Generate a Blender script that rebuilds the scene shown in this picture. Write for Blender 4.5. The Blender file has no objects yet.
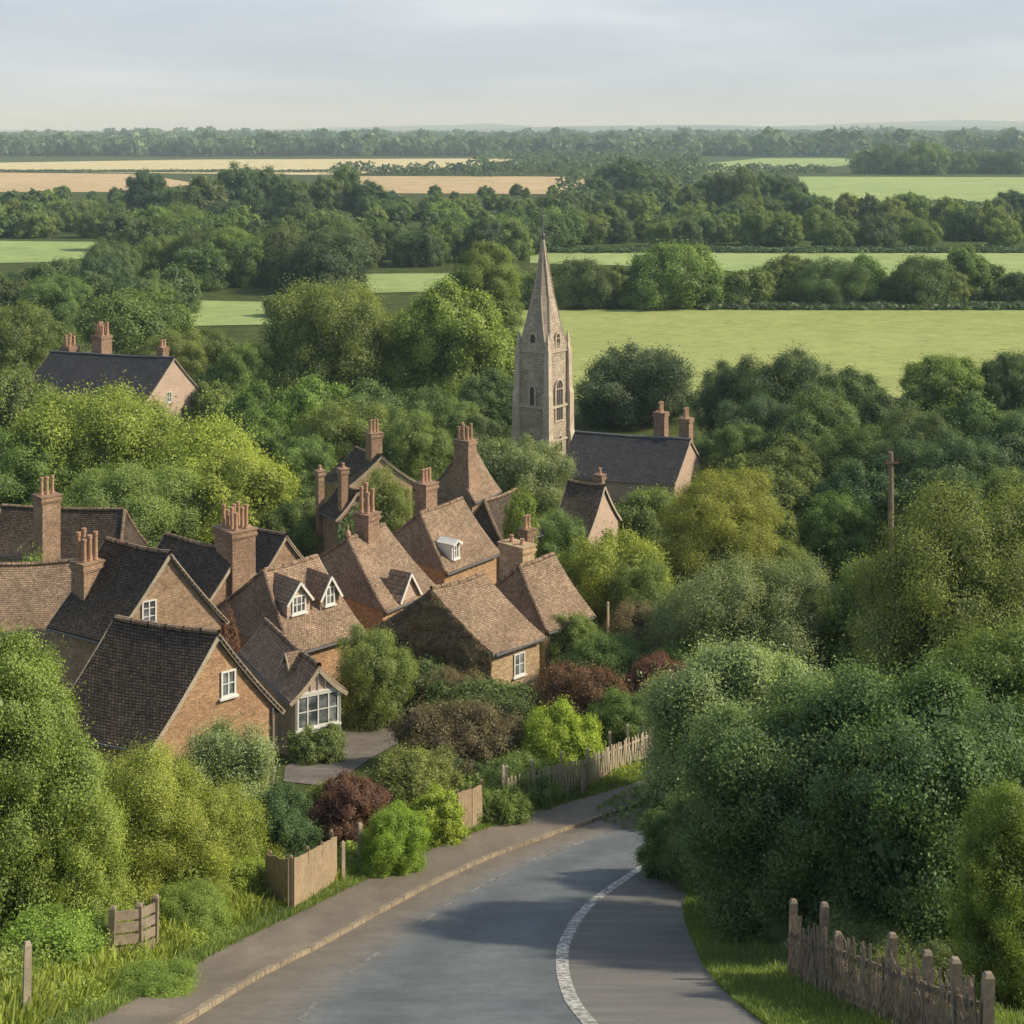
import bpy, bmesh, math, random
import numpy as np
from mathutils import Vector, noise as mnoise

random.seed(7)
R = np.random.default_rng(11)
sc = bpy.context.scene
COL = sc.collection
rad = math.radians

# ------------------------------------------------------------------ camera frame and terrain
F, HC, HY = 1500.0, 40.0, 130.0
KD = np.array([-60, 0, 15, 27, 35, 45, 55, 68, 80, 95, 110, 130, 150, 200, 300, 1700.])
KV = np.array([-4, 3.5, 10.6, 16.1, 19.2, 22.2, 24.2, 27, 28.8, 30.6, 32, 33.3, 34, 35.3, 36, 36])

def pchip(X, Y, x):
    X = np.asarray(X, float); Y = np.asarray(Y, float); x = np.asarray(x, float)
    h = np.diff(X); d = np.diff(Y) / h; m = np.zeros(len(X))
    for i in range(1, len(X) - 1):
        if d[i-1] * d[i] > 0:
            w1 = 2*h[i] + h[i-1]; w2 = h[i] + 2*h[i-1]
            m[i] = (w1 + w2) / (w1/d[i-1] + w2/d[i])
    m[0] = d[0]; m[-1] = d[-1]
    i = np.clip(np.searchsorted(X, x) - 1, 0, len(h) - 1); t = (x - X[i]) / h[i]
    r = (2*t**3-3*t**2+1)*Y[i] + (t**3-2*t**2+t)*h[i]*m[i] + (-2*t**3+3*t**2)*Y[i+1] + (t**3-t**2)*h[i]*m[i+1]
    r = np.where(x < X[0], Y[0] + m[0]*(x-X[0]), r)
    return np.where(x > X[-1], Y[-1] + m[-1]*(x-X[-1]), r)

_gy = np.concatenate([np.linspace(-60, 320, 3801), [1700.]])
_gv = pchip(KD, KV, _gy)

def gz(x, y):
    """ground height"""
    x = np.asarray(x, float); y = np.asarray(y, float)
    z = HC - np.interp(y, _gy, _gv)
    t = np.clip((y - 1900) / 3000, 0, 1)
    far = 13 * t*t*(3-2*t) + t*4*np.sin(x/700.0 + 1.0) + t*3*np.sin(x/310.0 + y/900.0)
    return z + far

def depth_at(py, h=0.0):
    """distance at which the ground (plus h) shows at picture row py"""
    lo, hi = 5.0, 1900.0
    for _ in range(60):
        mid = (lo + hi) / 2
        if HY + F*(HC - float(gz(0, mid)) - h)/mid > py: lo = mid
        else: hi = mid
    return (lo + hi) / 2

def G(px, py, h=0.0):
    y = depth_at(py, h); x = (px - 512)*y/F
    return Vector((x, y, float(gz(x, y)) + h))

def at(px, py, y):
    return Vector(((px - 512)*y/F, y, HC - (py - HY)*y/F))

# ------------------------------------------------------------------ materials
def new_mat(name):
    m = bpy.data.materials.new(name); m.use_nodes = True
    nt = m.node_tree; nt.nodes.clear()
    out = nt.nodes.new('ShaderNodeOutputMaterial')
    return m, nt, out

def N(nt, t, **kw):
    n = nt.nodes.new(t)
    for k, v in kw.items():
        if k.startswith('i_'):
            key = k[2:]
            key = int(key) if key.isdigit() else key.replace('_', ' ')
            n.inputs[key].default_value = v
        else: setattr(n, k, v)
    return n

def ramp(nt, src, stops):
    r = nt.nodes.new('ShaderNodeValToRGB'); e = r.color_ramp.elements
    e[0].position, e[0].color = stops[0][0], (*stops[0][1], 1)
    e[1].position, e[1].color = stops[-1][0], (*stops[-1][1], 1)
    for p, c in stops[1:-1]:
        q = e.new(p); q.color = (*c, 1)
    nt.links.new(src, r.inputs[0]); return r.outputs[0]

def mix(nt, fac, a, b, blend='MIX'):
    m = nt.nodes.new('ShaderNodeMix'); m.data_type = 'RGBA'; m.blend_type = blend
    for s, v in ((m.inputs[0], fac), (m.inputs[6], a), (m.inputs[7], b)):
        if isinstance(v, (int, float)): s.default_value = v
        elif isinstance(v, tuple): s.default_value = (*v, 1) if len(v) == 3 else v
        else: nt.links.new(v, s)
    return m.outputs[2]

def noise_tex(nt, vec, scale, detail=4, rough=.6):
    n = N(nt, 'ShaderNodeTexNoise'); n.inputs['Scale'].default_value = scale
    n.inputs['Detail'].default_value = detail; n.inputs['Roughness'].default_value = rough
    if vec is not None: nt.links.new(vec, n.inputs['Vector'])
    return n.outputs[0]

def bsdf(nt, out, col, rough=.8, spec=.3, normal=None, metal=0):
    b = N(nt, 'ShaderNodeBsdfPrincipled')
    if isinstance(col, tuple): b.inputs['Base Color'].default_value = (*col, 1)
    else: nt.links.new(col, b.inputs['Base Color'])
    if isinstance(rough, (int, float)): b.inputs['Roughness'].default_value = rough
    else: nt.links.new(rough, b.inputs['Roughness'])
    b.inputs['Specular IOR Level'].default_value = spec
    b.inputs['Metallic'].default_value = metal
    if normal is not None: nt.links.new(normal, b.inputs['Normal'])
    nt.links.new(b.outputs[0], out.inputs[0]); return b

def bump(nt, h, strength=.5, dist=.02):
    b = N(nt, 'ShaderNodeBump'); b.inputs['Strength'].default_value = strength
    b.inputs['Distance'].default_value = dist; nt.links.new(h, b.inputs['Height'])
    return b.outputs[0]

def plain(name, col, rough=.8, var=.25, scale=6, spec=.3, bstr=.2):
    m, nt, out = new_mat(name)
    tc = N(nt, 'ShaderNodeTexCoord')
    n = noise_tex(nt, tc.outputs['Object'], scale, 5)
    n2 = noise_tex(nt, tc.outputs['Object'], scale*.17, 3)
    a = tuple(c*(1-var) for c in col); b = tuple(min(1, c*(1+var)) for c in col)
    c = ramp(nt, n, [(.3, a), (.7, b)])
    c = mix(nt, .35, c, ramp(nt, n2, [(.35, a), (.65, b)]))
    bsdf(nt, out, c, rough, spec, bump(nt, n, bstr))
    return m

def masonry(name, c1, c2, mortar, bw, bh, msize=.012, patch=(.7, 1.25), moss=None, bstr=.6, sq=False, stain=.5):
    """courses of bricks, stones or tiles laid in metres along the surface (uv in metres)"""
    m, nt, out = new_mat(name)
    uv = N(nt, 'ShaderNodeUVMap')
    br = N(nt, 'ShaderNodeTexBrick')
    nt.links.new(uv.outputs[0], br.inputs['Vector'])
    br.inputs['Color1'].default_value = (*c1, 1); br.inputs['Color2'].default_value = (*c2, 1)
    br.inputs['Mortar'].default_value = (*mortar, 1)
    br.inputs['Scale'].default_value = 1; br.inputs['Mortar Size'].default_value = msize
    br.inputs['Mortar Smooth'].default_value = .3
    br.inputs['Brick Width'].default_value = bw; br.inputs['Row Height'].default_value = bh
    br.inputs['Bias'].default_value = 0.0
    tc = N(nt, 'ShaderNodeTexCoord')
    n1 = noise_tex(nt, tc.outputs['Object'], .55, 5, .65)
    n2 = noise_tex(nt, tc.outputs['Object'], 5.5, 5, .7)
    n3 = noise_tex(nt, uv.outputs[0], 14, 2, .6)
    c = mix(nt, 1.0, br.outputs[0], ramp(nt, n1, [(.3, (patch[0],)*3), (.7, (patch[1],)*3)]), 'MULTIPLY')
    c = mix(nt, stain, c, mix(nt, 1.0, c, ramp(nt, n2, [(.3, (.45, .45, .5)), (.68, (1.5, 1.45, 1.35))]), 'MULTIPLY'))
    c = mix(nt, .6, c, mix(nt, 1.0, c, ramp(nt, n3, [(.3, (.55, .55, .55)), (.7, (1.5, 1.5, 1.5))]), 'MULTIPLY'))
    if moss:
        n4 = noise_tex(nt, tc.outputs['Object'], 1.3, 6, .7)
        c = mix(nt, ramp(nt, n4, [(.55, (0, 0, 0)), (.72, (.6, .6, .6))]), c, moss)
    mth = N(nt, 'ShaderNodeMath', operation='MULTIPLY_ADD')
    nt.links.new(br.outputs['Fac'], mth.inputs[0]); mth.inputs[1].default_value = -1.0
    nt.links.new(n3, mth.inputs[2])
    bsdf(nt, out, c, .85, .25, bump(nt, mth.outputs[0], bstr, .03))
    return m

def foliage_mat(name='leaves'):
    m, nt, out = new_mat(name)
    at_ = N(nt, 'ShaderNodeAttribute', attribute_name='tint')
    oi = N(nt, 'ShaderNodeObjectInfo')
    k = ramp(nt, at_.outputs['Fac'], [(0, (.48, .51, .58)), (.5, (1.0, 1.0, .97)), (1, (1.8, 1.7, 1.25))])  # besides random leaf tone, cool dark end paints shade, warm bright end highlights
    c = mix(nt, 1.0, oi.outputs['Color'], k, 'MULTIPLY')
    d = N(nt, 'ShaderNodeBsdfDiffuse'); t = N(nt, 'ShaderNodeBsdfTranslucent'); g = N(nt, 'ShaderNodeBsdfGlossy')
    g.inputs['Roughness'].default_value = .45; g.inputs['Color'].default_value = (.8, .85, .8, 1)
    nt.links.new(c, d.inputs[0])
    tcol = mix(nt, 1.0, c, (1.25, 1.2, .5), 'MULTIPLY'); nt.links.new(tcol, t.inputs[0])
    m1 = N(nt, 'ShaderNodeMixShader'); m1.inputs[0].default_value = .34
    nt.links.new(d.outputs[0], m1.inputs[1]); nt.links.new(t.outputs[0], m1.inputs[2])
    m2 = N(nt, 'ShaderNodeMixShader'); m2.inputs[0].default_value = .018
    nt.links.new(m1.outputs[0], m2.inputs[1]); nt.links.new(g.outputs[0], m2.inputs[2])
    nt.links.new(m2.outputs[0], out.inputs[0])
    return m

def ground_mat(name, cols, scale, fine=3.0, stretch=None, bstr=.4):
    m, nt, out = new_mat(name)
    g = N(nt, 'ShaderNodeNewGeometry')
    vec = g.outputs['Position']
    if stretch:
        mp = N(nt, 'ShaderNodeMapping'); mp.inputs['Scale'].default_value = stretch[0]
        mp.inputs['Rotation'].default_value = (0, 0, stretch[1]); nt.links.new(vec, mp.inputs[0]); vec2 = mp.outputs[0]
    else: vec2 = vec
    n1 = noise_tex(nt, vec2, scale, 6, .65); n2 = noise_tex(nt, vec, fine, 4, .7)
    c = ramp(nt, n1, [(.3, cols[0]), (.5, cols[1]), (.7, cols[2])])
    c = mix(nt, .5, c, mix(nt, 1.0, c, ramp(nt, n2, [(.3, (.6,)*3), (.7, (1.4,)*3)]), 'MULTIPLY'))
    bsdf(nt, out, c, .95, .1, bump(nt, n2, bstr, .1))
    return m

M = {}
M['leaf'] = foliage_mat()
M['bark'] = plain('bark', (.09, .07, .05), .95, .35, 9)
M['tile'] = masonry('clay_tiles', (.405, .298, .218), (.255, .185, .135), (.16, .115, .085), .15, .115, .012, (.66, 1.25), (.20, .18, .12), 1.0, stain=.7)
M['tile_dark'] = masonry('dark_tiles', (.17, .132, .105), (.075, .06, .052), (.018, .016, .015), .15, .115, .016, (.65, 1.25), (.07, .07, .045), 1.0)
M['slate'] = masonry('slates', (.068, .068, .078), (.042, .043, .052), (.02, .02, .022), .3, .2, .015, (.8, 1.15), None, .6, stain=.3)
M['brick'] = masonry('warm_brick', (.52, .315, .185), (.35, .20, .115), (.40, .31, .22), .23, .078, .012, (.8, 1.15), None, .5)
M['brick_brown'] = masonry('brown_brick', (.45, .31, .215), (.31, .205, .14), (.34, .27, .2), .23, .078, .012, (.75, 1.2), None, .5, stain=.6)
M['brick_red'] = masonry('red_brick', (.39, .262, .185), (.24, .155, .108), (.32, .24, .18), .23, .078, .012, (.7, 1.2), None, .5, stain=.6)
M['brick_pale'] = masonry('pale_stone_brick', (.52, .39, .25), (.36, .25, .15), (.45, .36, .26), .3, .12, .014, (.8, 1.15), None, .5)
M['stone'] = masonry('church_stone', (.48, .415, .335), (.36, .305, .25), (.25, .22, .18), .55, .28, .016, (.7, 1.2), None, .5, stain=.7)
M['stone_light'] = plain('dressed_stone', (.50, .43, .345), .85, .3, 4)
M['render'] = masonry('pinkish_render', (.52, .40, .33), (.47, .36, .30), (.44, .34, .28), .5, .25, .01, (.88, 1.08), None, .15, stain=.25)
M['white'] = plain('white_paint', (.74, .74, .72), .5, .1, 5)
M['timber'] = plain('weathered_timber', (.26, .2, .145), .9, .35, 7)
M['timber_pale'] = plain('silvered_timber', (.42, .36, .28), .9, .35, 9)
M['timber_tan'] = plain('tan_boards', (.345, .265, .18), .9, .3, 6)
M['timber_grey'] = plain('grey_timber', (.25, .205, .16), .9, .4, 9)
M['timber_dark'] = plain('dark_timber', (.10, .075, .055), .85, .35, 7)
M['pot'] = plain('terracotta', (.41, .255, .17), .8, .3, 5)
M['lead'] = plain('lead', (.16, .165, .18), .55, .2, 4)
M['void'] = plain('louvre', (.085, .078, .072), .8, .3, 6)
def _glass():
    m, nt, out = new_mat('window_glass')
    tc = N(nt, 'ShaderNodeTexCoord')
    n = noise_tex(nt, tc.outputs['Object'], 1.7, 2)
    bsdf(nt, out, ramp(nt, n, [(.35, (.05, .06, .07)), (.65, (.28, .31, .33))]), .08, .6)
    return m
M['glass'] = _glass()
M['grass'] = ground_mat('rough_grass', [(.035, .05, .015), (.06, .085, .022), (.11, .12, .04)], .25, 4)
M['pasture'] = ground_mat('pasture', [(.28, .335, .115), (.315, .365, .13), (.35, .39, .15)], .02, .35, ((.25, 1, 1), .5), .3)
M['meadow'] = ground_mat('meadow', [(.27, .36, .14), (.30, .39, .155), (.34, .42, .175)], .012, .1, ((.3, 1, 1), .2), .2)
M['stubble'] = ground_mat('ripe_wheat', [(.44, .345, .20), (.50, .39, .23), (.55, .43, .26)], .008, .1, ((1, .2, 1), .1), .2)
M['straw'] = ground_mat('pale_straw', [(.52, .46, .27), (.58, .51, .30), (.54, .52, .29)], .006, .1, ((.3, 1, 1), .1), .2)
M['soil'] = ground_mat('field_edge', [(.03, .045, .02), (.045, .06, .025), (.07, .08, .03)], .05, 1)
def _asphalt():
    m, nt, out = new_mat('asphalt')
    g = N(nt, 'ShaderNodeNewGeometry'); uv = N(nt, 'ShaderNodeUVMap')
    n1 = noise_tex(nt, g.outputs['Position'], .5, 5, .6); n2 = noise_tex(nt, g.outputs['Position'], 28, 3, .7)
    n3 = noise_tex(nt, g.outputs['Position'], 2.2, 5, .7)
    c = ramp(nt, n1, [(.3, (.112, .130, .148)), (.7, (.155, .174, .192))])
    sp = N(nt, 'ShaderNodeSeparateXYZ'); nt.links.new(uv.outputs[0], sp.inputs[0])
    # dusty strip along the kerb
    add = N(nt, 'ShaderNodeMath', operation='MULTIPLY_ADD'); nt.links.new(n3, add.inputs[0]); add.inputs[1].default_value = .32
    nt.links.new(sp.outputs[0], add.inputs[2])
    c = mix(nt, ramp(nt, add.outputs[0], [(.30, (.85,)*3), (.52, (0, 0, 0))]), c, (.20, .17, .135))
    # wheel tracks
    w = N(nt, 'ShaderNodeTexWave'); w.inputs['Scale'].default_value = .62; w.inputs['Distortion'].default_value = .5
    w.bands_direction = 'X'; nt.links.new(uv.outputs[0], w.inputs[0])
    c = mix(nt, .35, c, mix(nt, 1.0, c, ramp(nt, w.outputs[0], [(0, (.7,)*3), (1, (1.25,)*3)]), 'MULTIPLY'))
    c = mix(nt, .5, c, mix(nt, 1.0, c, ramp(nt, n2, [(.3, (.6,)*3), (.7, (1.45,)*3)]), 'MULTIPLY'))
    vo = N(nt, 'ShaderNodeTexVoronoi', feature='DISTANCE_TO_EDGE'); vo.inputs['Scale'].default_value = .55
    nv = N(nt, 'ShaderNodeMix', data_type='VECTOR'); nv.inputs[0].default_value = .25
    nz = N(nt, 'ShaderNodeTexNoise'); nz.inputs['Scale'].default_value = 1.6; nz.inputs['Detail'].default_value = 5
    nt.links.new(g.outputs['Position'], nz.inputs[0]); nt.links.new(g.outputs['Position'], nv.inputs[4]); nt.links.new(nz.outputs[1], nv.inputs[5])
    nt.links.new(nv.outputs[1], vo.inputs['Vector'])
    c = mix(nt, ramp(nt, vo.outputs[0], [(.0, (.22,)*3), (.008, (0,)*3)]), c, (.07, .072, .075))
    n5 = noise_tex(nt, g.outputs['Position'], 1.4, 6, .75)
    c = mix(nt, .55, c, mix(nt, 1.0, c, ramp(nt, n5, [(.35, (.72,)*3), (.65, (1.3,)*3)]), 'MULTIPLY'))
    bsdf(nt, out, c, .75, .3, bump(nt, n2, .5, .015))
    return m
M['asphalt'] = _asphalt()
M['paving'] = ground_mat('footway_tarmac', [(.165, .145, .122), (.21, .185, .155), (.27, .235, .195)], .7, 22, ((1, .4, 1), .6), .3)
M['layby'] = ground_mat('worn_tarmac', [(.155, .155, .16), (.195, .193, .19), (.24, .232, .22)], .9, 22, ((.3, 1.6, 1), .1), .3)
M['drive'] = ground_mat('gravel_drive', [(.13, .118, .105), (.17, .155, .14), (.22, .2, .18)], 1.2, 14)
M['kerb'] = masonry('kerb_stone', (.31, .265, .20), (.25, .21, .16), (.09, .08, .065), 9.0, .92, .02, (.75, 1.2), (.12, .12, .05), .4, stain=.6)
def _paint():
    m, nt, out = new_mat('worn_road_paint')
    g = N(nt, 'ShaderNodeNewGeometry')
    n = noise_tex(nt, g.outputs['Position'], 7, 6, .75)
    n2 = noise_tex(nt, g.outputs['Position'], 1.1, 3, .6)
    c = mix(nt, ramp(nt, n, [(.46, (0,)*3), (.55, (1,)*3)]), (.2, .2, .2), (.70, .70, .68))
    c = mix(nt, ramp(nt, n2, [(.35, (.5,)*3), (.6, (0,)*3)]), c, (.16, .16, .165))
    bsdf(nt, out, c, .7, .3); return m
M['paint'] = _paint()
def _faint():
    m, nt, out = new_mat('faded_road_paint')
    g = N(nt, 'ShaderNodeNewGeometry'); n = noise_tex(nt, g.outputs['Position'], 6, 6, .75)
    bsdf(nt, out, ramp(nt, n, [(.42, (.11, .115, .12)), (.62, (.34, .33, .31))]), .7, .3); return m
M['faint'] = _faint()
def _hill():
    m, nt, out = new_mat('far_hills')
    g = N(nt, 'ShaderNodeNewGeometry')
    n = noise_tex(nt, g.outputs['Position'], .004, 5)
    bsdf(nt, out, ramp(nt, n, [(.35, (.04, .06, .045)), (.65, (.09, .11, .07))]), .9, .1); return m
M['hill'] = _hill()

# ------------------------------------------------------------------ object helpers
def tag(o, label=None, cat=None, group=None, kind=None):
    if label: o['label'] = label
    if cat: o['category'] = cat
    if group: o['group'] = group
    if kind: o['kind'] = kind
    return o

def empty(name, loc, label, cat, group=None):
    o = bpy.data.objects.new(name, None); COL.objects.link(o)
    o.location = loc; o.empty_display_size = .3
    return tag(o, label, cat, group)

def np_mesh(name, V, faces4, mat, tint=None, tri=False):
    k = 3 if tri else 4
    me = bpy.data.meshes.new(name)
    nv, nf = len(V), len(faces4)
    me.vertices.add(nv); me.vertices.foreach_set('co', np.ascontiguousarray(V, np.float32).ravel())
    me.loops.add(nf*k); me.loops.foreach_set('vertex_index', np.ascontiguousarray(faces4, np.int32).ravel())
    me.polygons.add(nf); me.polygons.foreach_set('loop_start', np.arange(nf, dtype=np.int32)*k)
    try: me.polygons.foreach_set('loop_total', np.full(nf, k, np.int32))
    except Exception: pass
    if tint is not None:
        a = me.attributes.new('tint', 'FLOAT', 'FACE'); a.data.foreach_set('value', np.ascontiguousarray(tint, np.float32))
    me.update(calc_edges=True)
    me.materials.append(mat)
    return me

class MB:
    """collects faces (world coordinates) with uv in metres, built as one mesh"""
    def __init__(s): s.v = []; s.f = []; s.uv = []; s.mi = []; s.cur = 0
    def face(s, pts, uv=None):
        n = len(s.v); s.v += [tuple(p) for p in pts]; s.f.append(list(range(n, n+len(pts))))
        if uv is None:
            p0 = Vector(pts[0]); nrm = (Vector(pts[1])-p0).cross(Vector(pts[-1])-p0)
            if nrm.length < 1e-9: nrm = Vector((0, 0, 1))
            nrm.normalize()
            t = Vector((-nrm.y, nrm.x, 0))
            if t.length < .2: t = Vector((1, 0, 0))
            t.normalize(); b = nrm.cross(t)
            uv = [(Vector(p).dot(t), Vector(p).dot(b)) for p in pts]
        s.uv.append(uv); s.mi.append(s.cur)
    def grid(s, P, UV=None):
        for i in range(len(P)-1):
            for j in range(len(P[0])-1):
                q = [P[i][j], P[i+1][j], P[i+1][j+1], P[i][j+1]]
                u = None if UV is None else [UV[i][j], UV[i+1][j], UV[i+1][j+1], UV[i][j+1]]
                s.face(q, u)
    def prism(s, base, top, cap=True, bottom=False):
        n = len(base)
        for i in range(n):
            j = (i+1) % n
            s.face([base[i], base[j], top[j], top[i]])
        if cap: s.face(list(top))
        if bottom: s.face(list(reversed(base)))
    def box(s, c, ax, ay, az):
        """centre and three half-axis vectors"""
        c, ax, ay, az = map(Vector, (c, ax, ay, az))
        if ax.cross(ay).dot(az) < 0: ax = -ax
        b = [c-ax-ay-az, c+ax-ay-az, c+ax+ay-az, c-ax+ay-az]; t = [p+2*az for p in b]
        s.prism(b, t, True, True)
    def bar(s, a, b, w, h=None):
        a, b = Vector(a), Vector(b); d = b-a; h = h or w
        x = d.cross(Vector((0, 0, 1)))
        if x.length < 1e-4: x = Vector((1, 0, 0))
        x.normalize(); y = x.cross(d).normalized()
        s.box((a+b)/2, x*w/2, y*h/2, d/2)
    def tube(s, pts, rs, n=8, cap=True):
        rings = []
        for i, p in enumerate(pts):
            p = Vector(p); d = Vector(pts[min(i+1, len(pts)-1)]) - Vector(pts[max(i-1, 0)]); d.normalize()
            x = d.cross(Vector((0, 1, 0)))
            if x.length < .1: x = d.cross(Vector((1, 0, 0)))
            x.normalize(); y = d.cross(x)
            rings.append([p + (x*math.cos(2*math.pi*k/n) + y*math.sin(2*math.pi*k/n))*rs[i] for k in range(n)])
        for a, b in zip(rings, rings[1:]):
            for k in range(n): s.face([a[k], a[(k+1) % n], b[(k+1) % n], b[k]])
        if cap: s.face(rings[-1])
    def build(s, name, mat, parent=None, loc=None, smooth=False):
        me = bpy.data.meshes.new(name)
        org = Vector(loc) if loc is not None else (Vector(parent_loc(parent)) if parent else Vector((0, 0, 0)))
        me.from_pydata([tuple(Vector(v)-org) for v in s.v], [], s.f)
        ul = me.uv_layers.new(name='UVMap')
        ul.data.foreach_set('uv', [c for f in s.uv for p in f for c in p])
        for m in (mat if isinstance(mat, (list, tuple)) else [mat]): me.materials.append(m)
        me.polygons.foreach_set('material_index', s.mi)
        if smooth: me.polygons.foreach_set('use_smooth', [True]*len(s.f))
        me.update()
        o = bpy.data.objects.new(name, me); COL.objects.link(o)
        if parent: o.parent = parent
        else: o.location = org
        return o

def parent_loc(o):
    while o.parent: o = o.parent
    return o.location

def structure(name, mb, mat, smooth=False):
    return tag(mb.build(name, mat, smooth=smooth), kind='structure')

# ------------------------------------------------------------------ ground, roads, fields
def build_ground():
    ys = np.concatenate([np.arange(-40, 0, 4), np.arange(0, 160, 1.0), np.arange(160, 320, 4), np.geomspace(320, 1700, 40), np.geomspace(1760, 14000, 70)])
    ks = np.concatenate([-np.geomspace(3, .02, 36), [0], np.geomspace(.02, 3, 36)])
    X = (np.abs(ys)[:, None] + 60) * ks[None, :]; Y = np.repeat(ys[:, None], len(ks), 1)
    Z = gz(X, Y)
    V = np.stack([X, Y, Z], -1).reshape(-1, 3); n = len(ks)
    i = np.arange((len(ys)-1)*n).reshape(len(ys)-1, n)[:, :-1].ravel()
    Fc = np.stack([i, i+1, i+n+1, i+n], -1)
    o = bpy.data.objects.new('ground', np_mesh('ground', V, Fc, M['grass'])); COL.objects.link(o)
    tag(o, kind='structure')
build_ground()

def edge(pts):
    w = sorted(((G(px, py).y, G(px, py).x) for px, py in pts))
    yy = np.array([a for a, b in w]); xx = np.array([b for a, b in w])
    return lambda y: pchip(yy, xx, y)
E_out = edge([(95, 1024), (200, 965), (300, 915), (400, 866), (500, 826), (600, 796), (640, 784), (690, 772), (760, 760)])
E_kerb = edge([(188, 1024), (250, 985), (330, 943), (420, 893), (480, 864), (540, 841), (600, 820), (650, 803), (700, 790), (770, 776)])
E_line = edge([(589, 1024), (571, 1000), (563, 975), (562, 955), (572, 928), (590, 905), (615, 886), (650, 864), (700, 845), (770, 826)])
E_side = edge([(765, 1024), (735, 1000), (712, 975), (694, 940), (686, 915), (694, 890), (720, 868), (770, 850), (830, 838)])

def strip(name, e0, e1, y0, y1, mat, h, n=6, step=.5, side=0.0):
    mb = MB(); P = []; UV = []; s = 0; prev = None
    for y in np.arange(y0, y1+1e-6, step):
        a, b = float(e0(y)), float(e1(y)); row = []; ur = []
        c = Vector(((a+b)/2, y, 0))
        if prev is not None: s += (c-prev).length
        prev = c
        for j in range(n+1):
            x = a+(b-a)*j/n
            row.append((x, y, float(gz(x, y))+h)); ur.append((j/n, s))
        if side:
            row = [(row[0][0], y, row[0][2]-side)] + row + [(row[-1][0], y, row[-1][2]-side)]
            ur = [ur[0]] + ur + [ur[-1]]
        P.append(row); UV.append(ur)
    # rows run away from the camera: flip so faces point up
    P = [list(reversed(r)) for r in P]; UV = [list(reversed(r)) for r in UV]
    mb.grid(P, UV)
    return structure(name, mb, mat)

strip('road', E_kerb, E_line, 14, 57, M['asphalt'], .02)
strip('pavement', E_out, lambda y: E_kerb(y)-.16, 14, 57, M['paving'], .115, side=.2)
strip('kerb', lambda y: E_kerb(y)-.157, lambda y: E_kerb(y)-.01, 14, 57, M['kerb'], .13, n=2, side=.2)
strip('layby', E_line, E_side, 14, 52, M['layby'], .024)
strip('edge_line', lambda y: E_line(y)-.14, lambda y: E_line(y)+.15, 14, 52, M['paint'], .030, n=2, step=.4)
def lane(y): return E_kerb(y)+(E_line(y)-E_kerb(y))*.27
for (a, b) in ((27.3, 29.6), (32.5, 35.0), (38.2, 41.0), (42.2, 44.8), (45.8, 48.6), (49.6, 52)):
    strip('lane_line', lambda y: lane(y)-.05, lambda y: lane(y)+.06, a, b, M['faint'], .027, n=1, step=.35)
mb = MB()
dr = [(283, 782, 318, 786), (285, 768, 352, 772), (300, 757, 372, 758), (330, 742, 398, 744), (342, 732, 407, 733), (347, 727, 410, 727)]
P = []
for xl, yl, xr, yr in dr:
    a, b = G(xl, yl), G(xr, yr); row = []
    for j in range(7):
        q = a.lerp(b, j/6); row.append((q.x, q.y, float(gz(q.x, q.y))+.03))
    P.append(list(reversed(row)))
mb.grid(list(reversed(P))); structure('driveway', mb, M['drive'])

def field(rows, mat, h=.12, name='field'):
    """rows of (picture row, left, right), near to far"""
    mb = MB(); P = []
    rows = sorted(rows, reverse=True)
    pys = [r[0] for r in rows]
    dense = []
    for a, b in zip(rows, rows[1:]):
        for k in range(5): dense.append(tuple(a[i]+(b[i]-a[i])*k/5 for i in range(3)))
    dense.append(rows[-1])
    for py, xl, xr in dense:
        y = depth_at(py, h); row = []
        for j in range(9):
            x = (xl+(xr-xl)*j/8-512)*y/F
            row.append((x, y, float(gz(x, y))+h))
        P.append(list(reversed(row)))
    mb.grid(P); structure(name, mb, mat)
def poly_field(px, mat, h=.12, name='field'):
    mb = MB(); pts = []
    for x, y in px:
        p = G(x, y, h); pts.append(tuple(p))
    mb.face(pts); o = structure(name, mb, mat)
    if o.data.polygons[0].normal.z < 0: o.data.flip_normals()
field([(399, 540, 1090), (350, 510, 1110), (316, 470, 1120), (309.5, 470, 1120)], M['pasture'])
poly_field([(530, 263), (640, 266), (720, 270), (860, 285), (1100, 292), (1100, 254), (700, 249), (530, 248.5)], M['meadow'])
poly_field([(812, 209), (1120, 207), (1120, 177.5), (798, 176.5)], M['meadow'])
poly_field([(690, 173), (800, 170), (858, 164), (856, 156), (760, 158), (680, 166)], M['meadow'])
poly_field([(-80, 264), (60, 262), (118, 252), (116, 242), (-80, 240)], M['meadow'])
poly_field([(185, 326), (290, 324), (280, 302), (180, 300)], M['meadow'])
poly_field([(365, 293), (452, 291), (450, 273), (350, 274)], M['meadow'])
poly_field([(-90, 192), (120, 192), (200, 184), (140, 174), (-90, 171.5)], M['stubble'])
poly_field([(360, 193), (560, 194), (592, 180), (560, 176.5), (360, 176)], M['stubble'])
poly_field([(-90, 171), (130, 172.8), (330, 175), (480, 166), (520, 158), (200, 159.5), (-90, 164)], M['straw'])
poly_field([(550, 209), (612, 208), (622, 196), (570, 195)], M['straw'])

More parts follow.
